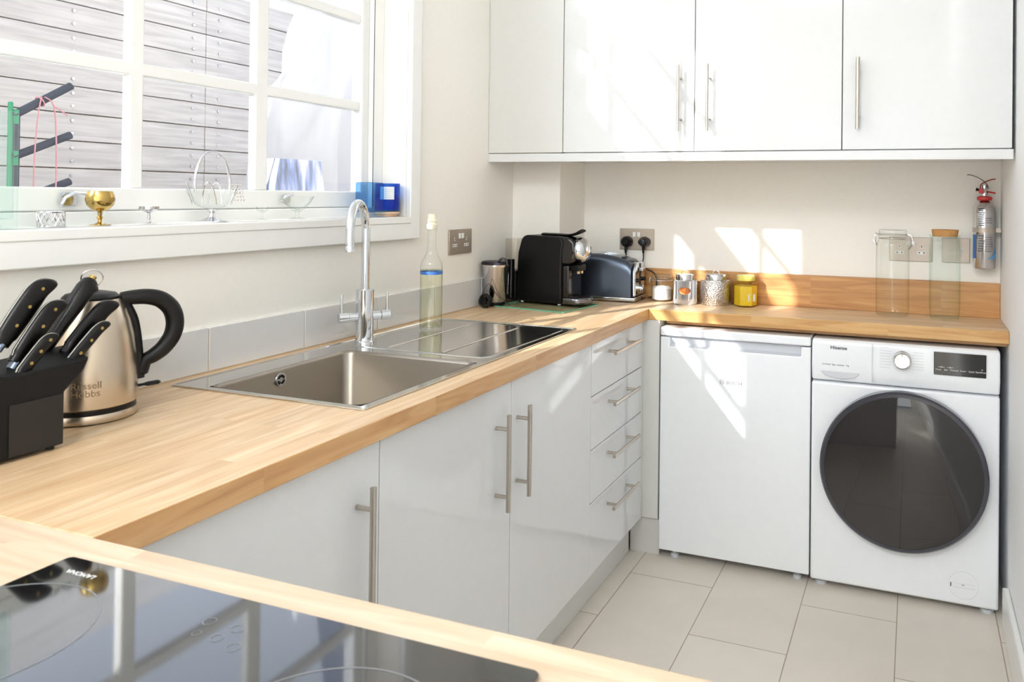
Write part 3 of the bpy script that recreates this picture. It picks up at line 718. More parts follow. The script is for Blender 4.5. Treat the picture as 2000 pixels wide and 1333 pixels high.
for body, h in (('Russell', .066), ('Hobbs', .052)):
    # letters follow the round body
    cu = bpy.data.curves.new('lettering', 'FONT'); cu.body = body; cu.size = .017; cu.extrude = .0002
    to = bpy.data.objects.new('lettering', cu); C.objects.link(to); bpy.context.view_layer.update()
    me = bpy.data.meshes.new_from_object(to.evaluated_get(bpy.context.evaluated_depsgraph_get())); bpy.data.objects.remove(to)
    for vtx in me.vertices:
        cc = vtx.co.copy(); ang = math.radians(-42)+(cc.x-.02)/.0770; r = .0773+cc.z
        vtx.co = Vector((math.cos(ang)*r, math.sin(ang)*r, h+cc.y))
    me.materials.clear(); me.materials.append(M_etch)
    o = bpy.data.objects.new('brand_lettering', me); C.objects.link(o); o.parent = t

# ================================================================ KNIFE BLOCK
t = thing('knife_block', 'black wooden knife block at the left edge full of black-handled knives', 'knife block', (.2, -1.45, WT))
b = B()
pf = [(-1.62, WT+.006), (-1.3615, WT+.006), (-1.3615, 1.0), (-1.330, 1.029), (-1.321, 1.049), (-1.445, 1.041), (-1.50, 1.052), (-1.62, 1.09)]
prism(b, pf, 'x', .243, .158, off=(.0, .0))
for v_ in b.verts:
    if v_.co.x < .2 and v_.co.z > 1.02: v_.co.z += .012; v_.co.y += .020 if v_.co.y > -1.4 else 0
obj('block', b, M_blackm, t, bevel=.003)
obj('front_panel', bx(B(), .2432, .2445, -1.446, -1.364, WT+.008, .998), mat('charcoal_panel', (24, 23, 23), .5), t, label='charcoal front panel')
for yy in (-1.375, -1.60):
    for xx in (.172, .23): obj('foot', lathe(B(), [(0, 0), (.006, 0), (.006, .0062), (0, .0062)], (xx, yy, WT), 12), M_rubber, t)
def knife(base, tip, wd, th, label, kind='riveted', ext=.03):
    base, tip = Vector(base), Vector(tip); ax = (tip-base).normalized(); L = (tip-base).length
    k = thing('kitchen_knife' if kind != 'steel' else 'sharpening_steel', label, 'knife' if kind != 'steel' else 'sharpening steel', base, group='knives in the black block')
    side = Vector((1, 0, 0)); side = (side-ax*side.dot(ax)).normalized(); wv = ax.cross(side).normalized()
    if wv.y > 0: wv = -wv                                   # points up-left of the handle
    b = B(); rings = []
    if kind == 'steel':
        tube(b, [base-ax*.02, base+ax*L*.25, base+ax*L*.55, base+ax*L*.85, tip-ax*.004, tip], [wd*.34, wd*.40, wd*.5, wd*.52, wd*.42, wd*.28], 20)
        obj('handle', b, M_knife, k, smooth=True)
        obj('end_cap', tube(B(), [tip, tip+ax*.006], .006, 14), M_brass, k, smooth=True)
        c = tip+ax*.002
        obj('hanging_ring', tube(B(), arcpts(c, .0165, 0, 360, 28, (0.55, .83, 0), (0.25, -.17, .95)), .0012, 8, cap=False), M_silver, k, smooth=True)
        return k
    n = 30
    secs = []
    for i in range(n+1):
        s = i/n; w_ = wd*(.80+.20*math.sin(s*PI*.9)); bend = -wd*.38*max(0, (s-.72)/.28)**2
        if s > .86: w_ *= math.sqrt(max(.0, 1-((s-.86)/.14)**2*.93))
        if s < .12: w_ *= .86
        secs.append((base+ax*(L*s-.012*(1-s))+wv*bend, w_/2))
    nn = 16
    for c, hw in secs:
        ring = []
        for q in range(nn):
            a = 2*PI*q/nn; ca, sa = math.cos(a), math.sin(a)
            ring.append(b.verts.new(c+wv*hw*(abs(ca)**.8)*(1 if ca > 0 else -1)+side*th/2*(abs(sa)**.6)*(1 if sa > 0 else -1)*min(1, hw/(wd*.25))))
        rings.append(ring)
    for A, D in zip(rings, rings[1:]):
        for q in range(nn): b.faces.new((A[q], A[(q+1) % nn], D[(q+1) % nn], D[q]))
    b.faces.new(rings[0][::-1]); b.faces.new(rings[-1]); bmesh.ops.recalc_face_normals(b, faces=b.faces)
    obj('handle', b, M_knife, k, smooth=60)
    obj('bolster', tube(B(), [base-ax*.022, base-ax*.010], wd*.30, 12, flat=(1, .6)), M_darkmetal, k, smooth=True)
    if kind == 'riveted':
        for s in (.2, .5, .8):
            c = base+ax*(L*s)+wv*(-wd*.38*max(0, (s-.72)/.28)**2)
            b = B(); tube(b, [c-side*(th/2+.0004), c+side*(th/2+.0004)], .0028, 12); obj('rivet', b, M_brass, k, smooth=True)
        b = B(); tube(b, [secs[i][0]+wv*secs[i][1]*1.0 for i in range(2, n)]+[secs[n][0]+wv*secs[n][1]*.4], .0010, 6)
        obj('tang', b, M_steel, k, smooth=True)
    return k
knife((.185, -1.418, 1.092), (.185, -1.354, 1.184), .036, .018, 'largest riveted black knife, leftmost in the block and highest')
knife((.205, -1.408, 1.064), (.205, -1.347, 1.149), .030, .017, 'riveted black knife second from the left in the block')
knife((.168, -1.334, 1.074), (.168, -1.266, 1.170), .030, .017, 'black sharpening steel with a wire ring on its end', 'steel')
knife((.195, -1.320, 1.060), (.195, -1.247, 1.136), .030, .019, 'plain unriveted black knife handle in front of the kettle', 'plain')
knife((.228, -1.418, 1.044), (.228, -1.371, 1.098), .020, .014, 'small riveted black knife low at the front of the block')
knife((.222, -1.338, 1.043), (.222, -1.278, 1.104), .019, .014, 'small riveted black knife at the right end of the block')

# ================================================================ SOCKETS
def sock(name, label, loc, nrm, W, H, m, kind, cat='socket'):
    """a plate on the wall; local u runs to the viewer's right, w is up"""
    if nrm == 'x': U, Nn = Vector((0, 1, 0)), Vector((1, 0, 0))
    else: U, Nn = Vector((1, 0, 0)), Vector((0, -1, 0))
    L = Vector(loc); t = thing(name, label, cat, L); Z = Vector((0, 0, 1))
    def bb(u0, u1, w0, w1, d0, d1):
        b = B(); P = [L+U*u+Z*w+Nn*d for u in (u0, u1) for w in (w0, w1) for d in (d0, d1)]
        xs = [p.x for p in P]; ys_ = [p.y for p in P]; zs_ = [p.z for p in P]
        return bx(b, min(xs), max(xs), min(ys_), max(ys_), min(zs_), max(zs_))
    pl = obj('plate', bb(-W/2, W/2, -H/2, H/2, .0003, .006), m, t, bevel=.0015)
    if kind == 'double':
        for s in (-1, 1):
            obj('switch', bb(s*.0095-.006, s*.0095+.006, .012, .030, .0061, .010), M_white, t, bevel=.001)
            b = bb(s*.038-.0035, s*.038+.0035, .004, .016, .0061, .0066); obj('earth_inset', b, M_white, t)
            b = bb(s*.038-.0145, s*.038+.0145, -.017, -.007, .0061, .0066); obj('pin_inset', b, M_white, t)
            b = bb(s*.038-.0015, s*.038+.0015, .006, .014, .00665, .007)
            for q in (-1, 1):
                b2 = bb(s*.038+q*.008-.003, s*.038+q*.008+.003, -.0138, -.0102, .00665, .007)
                me = bpy.data.meshes.new('x'); b2.to_mesh(me); b2.free(); b.from_mesh(me)
            obj('pin_holes', b, M_hole, t)
    elif kind == 'plugs':
        for s in (-1, 1): obj('switch', bb(s*.0095-.007, s*.0095+.007, .010, .030, .0061, .010), M_white, t, bevel=.001)
    else:
        obj('cord_outlet', bb(.012, .022, -.006, .004, .0061, .0075), M_grey, t)
    return t
sock('double_socket', 'brushed metal double socket on the window wall above the tile upstand', (.0, .210, 1.158), 'x', .150, .089, M_sock, 'double')
sock('double_socket', 'dark metal double socket with two black plugs above the toaster', (.451, YB, 1.149), 'y', .150, .088, M_sock, 'plugs')
sock('double_socket', 'pale metal double socket with empty holes, left of the spur plate', (1.5165, YB, 1.144), 'y', .148, .088, M_sockR, 'double')
sock('fused_spur', 'single pale metal outlet plate behind the cork-topped jar', (1.670, YB, 1.1445), 'y', .092, .088, M_sockR, 'spur', 'outlet plate')
# plugs and cables
def plug(c, label, cable, ball=False):
    c = Vector(c); t = thing('power_plug', label, 'plug', c)
    b = B()
    lathe(b, [(0, -.036), (.014, -.036), (.021, -.030), (.0255, -.012), (.026, 0), (0, 0)], c, 28, 'y', sx=.98, sy=.9)
    if ball: pass
    obj('plug_body', b, M_blackg if not ball else M_black, t, smooth=True)
    obj('strain_relief', tube(B(), [c+Vector((0, -.018, -.016)), c+Vector((0, -.02, -.034)), c+Vector((.0, -.02, -.046))], [.007, .0055, .004], 12), M_black, t, smooth=True)
    obj('cable', tube(B(), smoothpath([c+Vector((0, -.02, -.044))]+[Vector(p) for p in cable]), .0028, 10), M_wire, t, smooth=True)
plug((.411, YB-.0065, 1.139), 'black round plug in the left half of the dark socket', [(.412, .832, 1.070), (.40, .828, 1.02), (.36, .826, .97), (.32, .826, .925)], True)
plug((.488, YB-.0065, 1.140), 'black plug with a thin cable in the right half of the dark socket', [(.487, .832, 1.07), (.483, .828, 1.045), (.505, .824, 1.030), (.540, .822, 1.012), (.548, .820, .97), (.535, .818, .925), (.515, .815, .9165)])

# ================================================================ GLASS BOARD, COFFEE MACHINE, FROTHER
ang = math.radians(-8.5)
A0 = Vector((.062, .352, WT))
def rotp(o, x, y): return (o.x+x*math.cos(ang)-y*math.sin(ang), o.y+x*math.sin(ang)+y*math.cos(ang))
t = thing('glass_worktop_saver', 'clear glass board with green edges under the coffee machine', 'board', A0, ang, local=True)
obj('glass_panel', bx(B(), .002, .308, .002, .243, .0008, .005), M_board, t)
b = B()
for q in ((0, .31, 0, .002), (0, .31, .243, .245), (0, .002, .002, .243), (.308, .31, .002, .243)): bx(b, q[0], q[1], q[2], q[3], .0006, .0052)
obj('polished_edge', b, M_boardedge, t, label='green glass edge')

CM = Vector((.091, .478, WT+.0055)); 
t = thing('coffee_machine', 'black capsule coffee machine with a chrome head and drip tray', 'coffee machine', CM, ang, local=True)
W_ = .116
# side profile (local x = depth, z = height), extruded across the width
def arc2(cx, cz, r, a0, a1, n=6): return [(cx+r*math.cos(math.radians(a0+(a1-a0)*k/n)), cz+r*math.sin(math.radians(a0+(a1-a0)*k/n))) for k in range(n+1)]
bp_ = [(.0, .006), (.196, .004), (.204, .010), (.202, .120), (.204, .200)] + arc2(.185, .232, .025, 0, 90) + arc2(.048, .227, .032, 90, 160, 5) + [(.004, .19), (-.001, .10)]
b = prism(B(), bp_, 'y', .0, W_); obj('side_shell', b, M_black, t, bevel=.006, seg=3, smooth=50)
hp = [(.150, .152), (.236, .152), (.252, .166), (.258, .200), (.256, .232), (.244, .250), (.222, .2565), (.150, .257)]
b = prism(B(), hp, 'y', .006, W_-.006); obj('brew_head', b, M_blackg, t, bevel=.010, seg=4, smooth=50)
b = lathe(B(), [(.040, -.010), (.047, -.004), (.0485, .004), (.046, .014), (.036, .025), (.020, .032), (0, .034)], (.256, W_/2, .207), 40, 'x')
obj('chrome_front', b, M_chrome, t, smooth=True)
b = B(); bx(b, .225, .262, .030, W_-.030, .128, .152); nb = obj('nozzle_block', b, M_black, t, bevel=.004)
for yy in (.046, .070): obj('nozzle', lathe(B(), [(0, 0), (.005, 0), (.006, .012), (0, .012)], (.252, yy, .118), 14), mat('pale_tan_nozzle_tip', (226, 196, 150), .3), nb, smooth=True)  # nozzle tips in one even pale tan
b = B(); bx(b, .199, .230, .012, W_-.012, .012, .150); obj('column', b, M_blackg, t, bevel=.004)
tp = arc2(.245, W_/2, .056, -90, 90, 14)
b = prism(B(), [(.206, W_/2-.056)]+tp+[(.206, W_/2+.056)], 'z', .006, .030)
tr = obj('drip_tray', b, mat('dark_chrome', (128, 130, 136), .14, metal=1), t, bevel=.007, seg=3, smooth=50)
b = prism(B(), [(.210, W_/2-.047)]+arc2(.245, W_/2, .047, -90, 90, 14)+[(.210, W_/2+.047)], 'z', .0305, .0325); obj('tray_grid', b, M_black, tr)
b = tube(B(), smoothpath([Vector(p) for p in ((.085, W_/2, .262), (.15, W_/2, .262), (.200, W_/2, .261), (.235, W_/2, .268), (.262, W_/2, .280))]), [.012]*14+[.014]*3, 14, flat=(1.6, .45))
obj('lever', b, M_black, t, smooth=True)
for q in ((.02, .012), (.19, .012), (.02, W_-.012), (.19, W_-.012)): obj('foot', lathe(B(), [(0, 0), (.006, 0), (.006, .0065), (0, .0065)], (q[0], q[1], 0), 12), M_grey, t, smooth=True)
# water tank behind, on the machine's left
b = B(); pr = rrect(-.062, -.006, -.0, .072, .012); pi_ = rrect(-.060, -.008, .002, .070, .011)
A, D = loop(b, pr, .118), loop(b, pr, .242); D2, A2 = loop(b, pi_, .242), loop(b, pi_, .118); bridge(b, A, D); bridge(b, D, D2); bridge(b, D2, A2)
tk = obj('water_tank', b, M_tank, t, smooth=True)
b = B(); prism(b, rrect(-.064, -.004, -.002, .074, .012), 'z', .006, .118); obj('tank_holder', b, M_black, t, bevel=.003)
b = B(); prism(b, rrect(-.030, -.004, -.030, -.003, .008), 'z', .012, .165); obj('capsule_column', b, M_blackg, t, bevel=.003, smooth=True)
obj('chrome_strip', bx(B(), -.024, -.016, -.0325, -.0302, .03, .13), M_chrome, t, bevel=.002)

# frother
fc_ = Vector((.0665, .407, WT+.0055))
fx = Vector((.055, .378, WT+.0055))
t = thing('milk_frother_jug', 'tapered silver jug with a clear grey lid beside the coffee machine', 'jug', fx)
b = lathe(B(), [(0, .010), (.034, .010), (.037, .014), (.049, .135), (.051, .140), (.052, .150), (.0505, .152), (.047, .150), (.035, .02), (0, .018)], fx, 40); obj('jug_body', b, M_silver, t, smooth=True)
obj('jug_base', lathe(B(), [(0, 0), (.036, 0), (.037, .004), (.034, .0098), (0, .0098)], fx, 32), M_black, t, smooth=True)
obj('lid', lathe(B(), [(.0515, .150), (.054, .1515), (.054, .158), (.050, .162), (.0, .164)], fx, 32), glass('grey_clear_plastic', (150, 146, 156), (70, 66, 76), .8), t, smooth=True)
obj('lid_tab', tube(B(), smoothpath([fx+Vector(p) for p in ((.022, -.02, .160), (.036, -.022, .174), (.050, -.016, .172), (.0535, -.010, .150))]), .007, 12, flat=(1, .6)), mat('smoky_lid_plastic', (84, 80, 88), .2), t, smooth=True)
# coiled cable with its little round plug in front of the jug
cc = Vector((.052, .308, WT+.027))
t = thing('coiled_power_cable', 'small coil of black cable standing against the silver jug', 'cable', cc)
b = B()
e1 = Vector((.80, -.10, 0)).normalized(); e2 = Vector((0, 0, 1)); n3 = e1.cross(e2)
pts = []
for k in range(97):
    a = 2*PI*k/24; pts.append(cc+n3*(-.009+.018*k/96)+(e1*math.cos(a)+e2*math.sin(a))*(.0215+.002*math.sin(k*.9)))
obj('coil', tube(b, pts, .0036, 8), M_rubber, t, smooth=True)
obj('plug_end', tube(B(), [cc-n3*.012, cc+n3*.012], .014, 20), M_black, t, smooth=True)
obj('loose_wire', tube(B(), smoothpath([cc+Vector(p) for p in ((-.015, .0, .018), (-.004, .004, .045), (.012, .006, .062), (.030, .012, .035), (.045, .03, .010), (.058, .04, .0), (.070, .06, -.020))]), .0012, 8), M_wire, t, smooth=True)

# ================================================================ TOASTER
TO = Vector((.262, .662, WT)); ta = math.radians(2)
t = thing('toaster', 'dark slate metal toaster with chrome controls, between the coffee machine and the jars', 'toaster', TO, ta, local=True)
L, W2, H = .228, .150, .186
# body: arched along its length, rounded shoulders across the width
b = B(); rows = []
nx = 14
for i in range(nx+1):
    s = i/nx; x = L*s; h = H-.030*(abs(s-.32)/.68)**2.0
    if s > .93: h -= .012*((s-.93)/.07)**2
    ring = []
    prof = [(0, .020)]+[(.0, h-.040)]+[(.028-.028*math.cos(math.radians(a)), h-.040+.040*math.sin(math.radians(a))) for a in (15, 30, 45, 60, 75, 90)]
    full = prof+[(W2-p[0], p[1]) for p in prof[::-1]]
    rows.append([b.verts.new((x, p[0], p[1])) for p in full])
for A, D in zip(rows, rows[1:]):
    for k in range(len(A)-1): b.faces.new((A[k], A[k+1], D[k+1], D[k]))
b.faces.new(rows[0]); b.faces.new(rows[-1][::-1])
for A, D in zip(rows, rows[1:]): b.faces.new((A[0], D[0], D[-1], A[-1]))
bmesh.ops.recalc_face_normals(b, faces=b.faces); obj('shell', b, M_darkmetal, t, smooth=50)
b = B(); ep = [(.012, .022), (W2-.012, .022), (W2-.008, .12), (W2-.034, .158), (.034, .158), (.008, .12)]
prism(b, ep, 'x', L+.0005, L+.016); ed = obj('end_plate', b, M_chrome, t, bevel=.008, seg=3, smooth=50)
b = B(); bx(b, L+.0162, L+.018, W2/2-.006, W2/2+.006, .055, .150); obj('lever_slot', b, M_hole, ed)
obj('browning_lever', bx(B(), L+.0182, L+.034, W2/2-.022, W2/2+.022, .120, .134), M_chrome, ed, bevel=.003)
b = lathe(B(), [(0, .0), (.015, .0), (.0145, .014), (.010, .017), (0, .017)], (L+.0164, W2/2, .052), 24, 'x'); obj('browning_dial', b, M_chrome, ed, smooth=True)
for yy in (.036, W2-.036): obj('control_knob', lathe(B(), [(0, 0), (.008, 0), (.0075, .010), (0, .010)], (L+.0164, yy, .085), 16, 'x'), M_black, ed, smooth=True)
b = B(); prism(b, [(-.004, .004), (L+.018, .004), (L+.018, .0195), (-.004, .0195)], 'y', -.003, W2+.003); obj('base_plate', b, M_chrome, t, bevel=.004)
for yy in (.050, .100):
    b = B(); tube(b, [(.03+.145*k/10, yy, H-.030*(abs((.03+.145*k/10)/L-.32)/.68)**2+.0012) for k in range(11)], .010, 10, flat=(1, .12)); obj('bread_slot', b, M_hole, t)
    for s in (-1, 1):
        b = B(); tube(b, [(.03+.145*k/10, yy+s*.0115, H-.030*(abs((.03+.145*k/10)/L-.32)/.68)**2+.0012) for k in range(11)], .0014, 8); obj('slot_rim', b, M_chrome, t, smooth=True)
for q in ((.015, .02), (L-.03, .02), (.015, W2-.02), (L-.03, W2-.02)): obj('foot', bx(B(), q[0]-.012, q[0]+.012, q[1]-.008, q[1]+.008, 0, .0045), M_rubber, t)

# ================================================================ JARS ON THE BACK WORKTOP
def wire_clip(t, c, r, z, ang0, s=1.0):
    """wire bail at the angle ang0 of a clip-top jar"""
    d = Vector((math.cos(ang0), math.sin(ang0), 0)); n = Vector((-d.y, d.x, 0)); c = Vector(c)
    P = lambda a, b_, h: c+d*(r+a)+n*b_+Vector((0, 0, z+h))
    b = B(); tube(b, smoothpath([P(.001, -.010*s, .010*s), P(.008*s, -.010*s, .006*s), P(.012*s, -.008*s, -.012*s), P(.005*s, 0, -.024*s), P(.012*s, .008*s, -.012*s), P(.008*s, .010*s, .006*s), P(.001, .010*s, .010*s)]), .0013*s, 8)
    obj('wire_clip', b, M_silver, t, smooth=True)
def ringwire(t, c, r, z, w=.0013):
    obj('neck_wire', tube(B(), arcpts((c[0], c[1], c[2]+z), r, 0, 360, 40, (1, 0, 0), (0, 1, 0)), w, 8, cap=False), M_silver, t, smooth=True)
# small salt jar
c = (.583, .783, WT+.0005); R_ = .0435
t = thing('clip_top_jar', 'small clip-top glass jar of white powder beside the toaster', 'jar', c)
obj('glass_body', lathe(B(), [(0, .002), (.036, .002), (.040, .006), (.0405, .030), (R_-.001, .060), (R_-.001, .076), (.040, .082), (.0385, .086), (.040, .088)], c, 40), M_glass, t, smooth=True)
obj('glass_lid', lathe(B(), [(.042, .089), (.0440, .091), (.0440, .097), (.040, .101), (.030, .104), (0, .105)], c, 40), M_glass, t, smooth=True)
obj('contents', lathe(B(), [(0, .005), (.034, .005), (.0385, .009), (.0388, .050), (.030, .058), (0, .062)], c, 32), M_salt, t, smooth=True, label='white powder')
ringwire(t, c, .0425, .084); wire_clip(t, c, .041, .086, math.radians(185), .8)
# ribbed canister
c = (.692, .737, WT+.0005)
t = thing('ribbed_canister', 'ribbed silver canister with an oval copper badge', 'canister', c)
b = B(); n = 120; rings = []
for r, h in ((.044, .0), (.0455, .003), (.0455, .092), (.044, .095)):
    rings.append([b.verts.new((c[0]+(r+(.0011*math.cos(k*PI) if .002 < h < .093 else 0))*math.cos(2*PI*k/n), c[1]+(r+(.0011*math.cos(k*PI) if .002 < h < .093 else 0))*math.sin(2*PI*k/n), c[2]+h)) for k in range(n)])
for A, D in zip(rings, rings[1:]):
    for k in range(n): b.faces.new((A[k], A[(k+1) % n], D[(k+1) % n], D[k]))
b.faces.new(rings[0][::-1]); b.faces.new(rings[-1]); obj('ribbed_body', b, M_silver, t)
ld = obj('lid', lathe(B(), [(.036, .0952), (.036, .112), (.0345, .115), (.033, .1155), (0, .117)], c, 40), M_silver, t, smooth=True)
obj('lid_loop', tube(B(), arcpts((c[0], c[1], c[2]+.116), .014, 0, 180, 16, (1, 0, 0), (0, 0, 1)), .0016, 8), M_silver, ld, smooth=True)
b = B(); vs = []
dirc = Vector((.42, -.90, 0)).normalized(); base_a = math.atan2(dirc.y, dirc.x)
for k in range(28):
    a = 2*PI*k/28; aa = base_a+(.020*math.cos(a)-.010)/.047; vs.append((aa, .054+.0135*math.sin(a)))
A = [b.verts.new((c[0]+.0470*math.cos(q[0]), c[1]+.0470*math.sin(q[0]), c[2]+q[1])) for q in vs]; D = [b.verts.new((c[0]+.0495*math.cos(q[0]), c[1]+.0495*math.sin(q[0]), c[2]+q[1])) for q in vs]
b.faces.new(A); b.faces.new(D[::-1])
for k in range(28): b.faces.new((A[k], D[k], D[(k+1) % 28], A[(k+1) % 28]))
bmesh.ops.recalc_face_normals(b, faces=b.faces); obj('badge', b, M_copper, t, label='oval copper badge')
# hammered canister
c = (.806, .772, WT+.0005)
t = thing('hammered_canister', 'wide hammered silver canister with a ring-handled lid, between the ribbed one and the yellow jar', 'canister', c)
obj('hammered_body', lathe(B(), [(0, 0), (.058, 0), (.060, .003), (.0605, .05), (.060, .092), (.058, .096), (0, .096)], c, 56), M_hammer, t, smooth=True)
ld = obj('lid', lathe(B(), [(.0415, .0962), (.0415, .114), (.040, .117), (0, .119)], c, 40), M_silver, t, smooth=True)
obj('lid_loop', tube(B(), arcpts((c[0], c[1], c[2]+.118), .013, 0, 180, 16, (1, 0, 0), (0, 0, 1)), .0022, 8), M_silver, ld, smooth=True)
# yellow glass jar
c = (.924, .770, WT+.0005)
t = thing('yellow_glass_jar', 'six-sided yellow glass jar with a yellow lid and a white label', 'jar', c)
obj('glass_body', lathe(B(), [(0, .001), (.042, .001), (.0455, .004), (.0455, .088), (.042, .094), (.036, .096), (.033, .098)], c, 6, rot=.25), M_yellow, t)
obj('contents', lathe(B(), [(0, .004), (.040, .004), (.0425, .007), (.0425, .078), (0, .080)], c, 6, rot=.25), mat('amber_wax', (232, 206, 90), .4), t)
obj('lid', lathe(B(), [(.0335, .0985), (.0345, .100), (.0345, .116), (.032, .119), (0, .119)], c, 32), M_yellowlid, t, smooth=True, label='yellow lid')
aL = .25-2*PI/12*1; 
fa = math.radians(-45.7); d = Vector((math.cos(fa), math.sin(fa), 0)); n_ = Vector((-d.y, d.x, 0)); cc = Vector(c)+d*.0399
b = B(); P = [cc+n_*a+Vector((0, 0, z)) for a, z in ((-.015, .022), (.017, .022), (.017, .050), (-.015, .050))]; Q = [p+d*.0006 for p in P]
A = [b.verts.new(p) for p in P]; D = [b.verts.new(p) for p in Q]; b.faces.new(A); b.faces.new(D[::-1])
for k in range(4): b.faces.new((A[k], D[k], D[(k+1) % 4], A[(k+1) % 4]))
bmesh.ops.recalc_face_normals(b, faces=b.faces); obj('paper_label', b, M_label, t, label='white paper label')
# tall clip-top jar
c = (1.4565, .752, WT+.0005)
t = thing('clip_top_jar', 'tall clear clip-top storage jar, empty, in front of the pale socket', 'jar', c)
obj('glass_body', lathe(B(), [(0, .006), (.045, .004), (.052, .003), (.0555, .010), (.0565, .022), (.0565, .248), (.054, .262), (.049, .270), (.047, .280), (.049, .284)], c, 56), M_glass, t, smooth=True)
obj('glass_lid', lathe(B(), [(.047, .2845), (.0505, .286), (.0505, .291), (.047, .293), (.0475, .304), (.045, .308), (.036, .306), (0, .305)], c, 48), M_glass, t, smooth=True)
ringwire(t, c, .049, .276, .0014); ringwire(t, c, .051, .2895, .0010)
wire_clip(t, c, .049, .282, math.radians(200), 1.25); wire_clip(t, c, .049, .276, math.radians(-12), 1.5)
# tall cork jar
c = (1.630, .752, WT+.0005)
t = thing('cork_topped_jar', 'tall green-tinted faceted glass jar with a flat cork, beside the tall clip-top jar', 'jar', c)
obj('glass_body', lathe(B(), [(0, .008), (.042, .006), (.047, .002), (.050, .012), (.0500, .030), (.0515, .040), (.0515, .255), (.050, .268), (.0445, .280), (.0435, .286), (.0515, .289), (.0515, .293), (.0445, .294)], c, 10, rot=.1), M_glassg, t, smooth=25)
obj('cork', lathe(B(), [(0, .288), (.0405, .288), (.0450, .312), (0, .312)], c, 40), M_cork, t, smooth=True, label='flat round cork')

# ================================================================ FIRE EXTINGUISHER
c = Vector((1.760, .812, 1.088))
t = thing('fire_extinguisher', 'small chrome fire extinguisher strapped to the wall beside the spur plate', 'fire extinguisher', c)
obj('cylinder', lathe(B(), [(0, .002), (.034, .0), (.0365, .004), (.0368, .198), (.034, .214), (.026, .228), (.015, .236), (.013, .238), (0, .238)], c, 48), M_silver, t, smooth=True)
obj('red_collar', lathe(B(), [(.012, .2382), (.022, .2385), (.025, .242), (.025, .250), (.016, .254), (.012, .254)], c, 28), M_red, t, smooth=True, label='red collar')
obj('valve', lathe(B(), [(0, .2542), (.011, .2542), (.0115, .268), (.0085, .276), (.0095, .292), (0, .294)], c, 20), M_silver, t, smooth=True)
obj('gauge', lathe(B(), [(0, -.012), (.008, -.012), (.009, -.004), (.009, 0), (0, 0)], (c.x-.012, c.y-.006, c.z+.271), 20, 'y'), M_red, t, smooth=True, label='red gauge')
obj('nozzle', tube(B(), [c+Vector((-.008, 0, .274)), c+Vector((-.020, -.002, .276)), c+Vector((-.028, -.003, .277))], [.004, .004, .0065], 12), M_black, t, smooth=True)
P = lambda x, y, z: c+Vector((x, y, z))
obj('top_lever', tube(B(), smoothpath([P(-.014, -.002, .274), P(-.013, -.003, .292), P(.0, -.004, .303), P(.022, -.008, .312), P(.034, -.010, .313)]), .0024, 8, flat=(2.0, 1)), mat('red_brown_lever', (176, 92, 80), .35, metal=.3), t, smooth=True)
obj('carry_handle', tube(B(), smoothpath([P(.004, -.004, .270), P(.020, -.008, .267), P(.034, -.010, .264)]), .0028, 8, flat=(2, 1)), M_red, t, smooth=True)
obj('safety_strap', tube(B(), smoothpath([P(.012, -.006, .280), P(.004, -.010, .298), P(-.018, -.014, .316), P(-.044, -.018, .327), P(-.058, -.02, .328)]), .0013, 8, flat=(2, 1)), M_wire, t, smooth=True)
b = B(); lathe(b, [(.0372, .126), (.0385, .126), (.0385, .143), (.0372, .143)], c, 40); bx(b, c.x+.034, c.x+.052, c.y-.012, c.y+.004, c.z+.127, c.z+.142)
bx(b, c.x-.010, c.x+.010, c.y+.0375, YB-.0005, c.z+.10, c.z+.17); obj('wall_bracket', b, M_sockR, t, smooth=True)
def curved(cn, r, a0, a1, z0, z1, n=12, th=.0005, shape=None):
    b = B(); A = []
    for k in range(n+1):
        a = math.radians(a0+(a1-a0)*k/n); s = k/n; zt = z1 if shape is None else z0+(z1-z0)*shape(s)
        A.append([b.verts.new((cn.x+rr*math.cos(a), cn.y+rr*math.sin(a), cn.z+z)) for rr, z in ((r, z0), (r, zt), (r+th, zt), (r+th, z0))])
    for P_, Q_ in zip(A, A[1:]):
        for q in range(4): b.faces.new((P_[q], Q_[q], Q_[(q+1) % 4], P_[(q+1) % 4]))
    b.faces.new(A[0][::-1]); b.faces.new(A[-1]); bmesh.ops.recalc_face_normals(b, faces=b.faces); return b
obj('blue_label', curved(c, .0369, 190, 222, .035, .118), M_blueband, t, smooth=True, label='blue strip')
obj('blue_label', curved(c, .0369, -74, -18, .035, .075, shape=lambda s: .08+.92*s*s), mat('light_blue_label', (96, 160, 214), .4), t, smooth=True, label='light blue swoosh')
b = B()
for k in range(16):
    z = .060+.0088*k if k < 7 else .150+.0072*(k-7)
    b2 = curved(c, .03695, -128+(k*7) % 5, -100+(k*11) % 9, z, z+.0035, 5, .0003)
    me = bpy.data.meshes.new('x'); b2.to_mesh(me); b2.free(); b.from_mesh(me)
for k in range(12):
    z = .060+.0060*k if k < 9 else .160+.0080*(k-9)
    b2 = curved(c, .03695, -92, -58+(k*13) % 14, z, z+.0016, 5, .0003)
    me = bpy.data.meshes.new('x'); b2.to_mesh(me); b2.free(); b.from_mesh(me)
obj('instruction_print', b, M_ink, t, label='grey lines of print')

# ================================================================ THINGS ON THE SILL
ZS = 1.2555
def goblet(name, label, cat, c, prof, m, seg=36):
    t = thing(name, label, cat, c); obj('bowl', lathe(B(), prof[0], c, seg), m, t, smooth=True)
    obj('stem', lathe(B(), prof[1], c, seg), m, t, smooth=True); return t
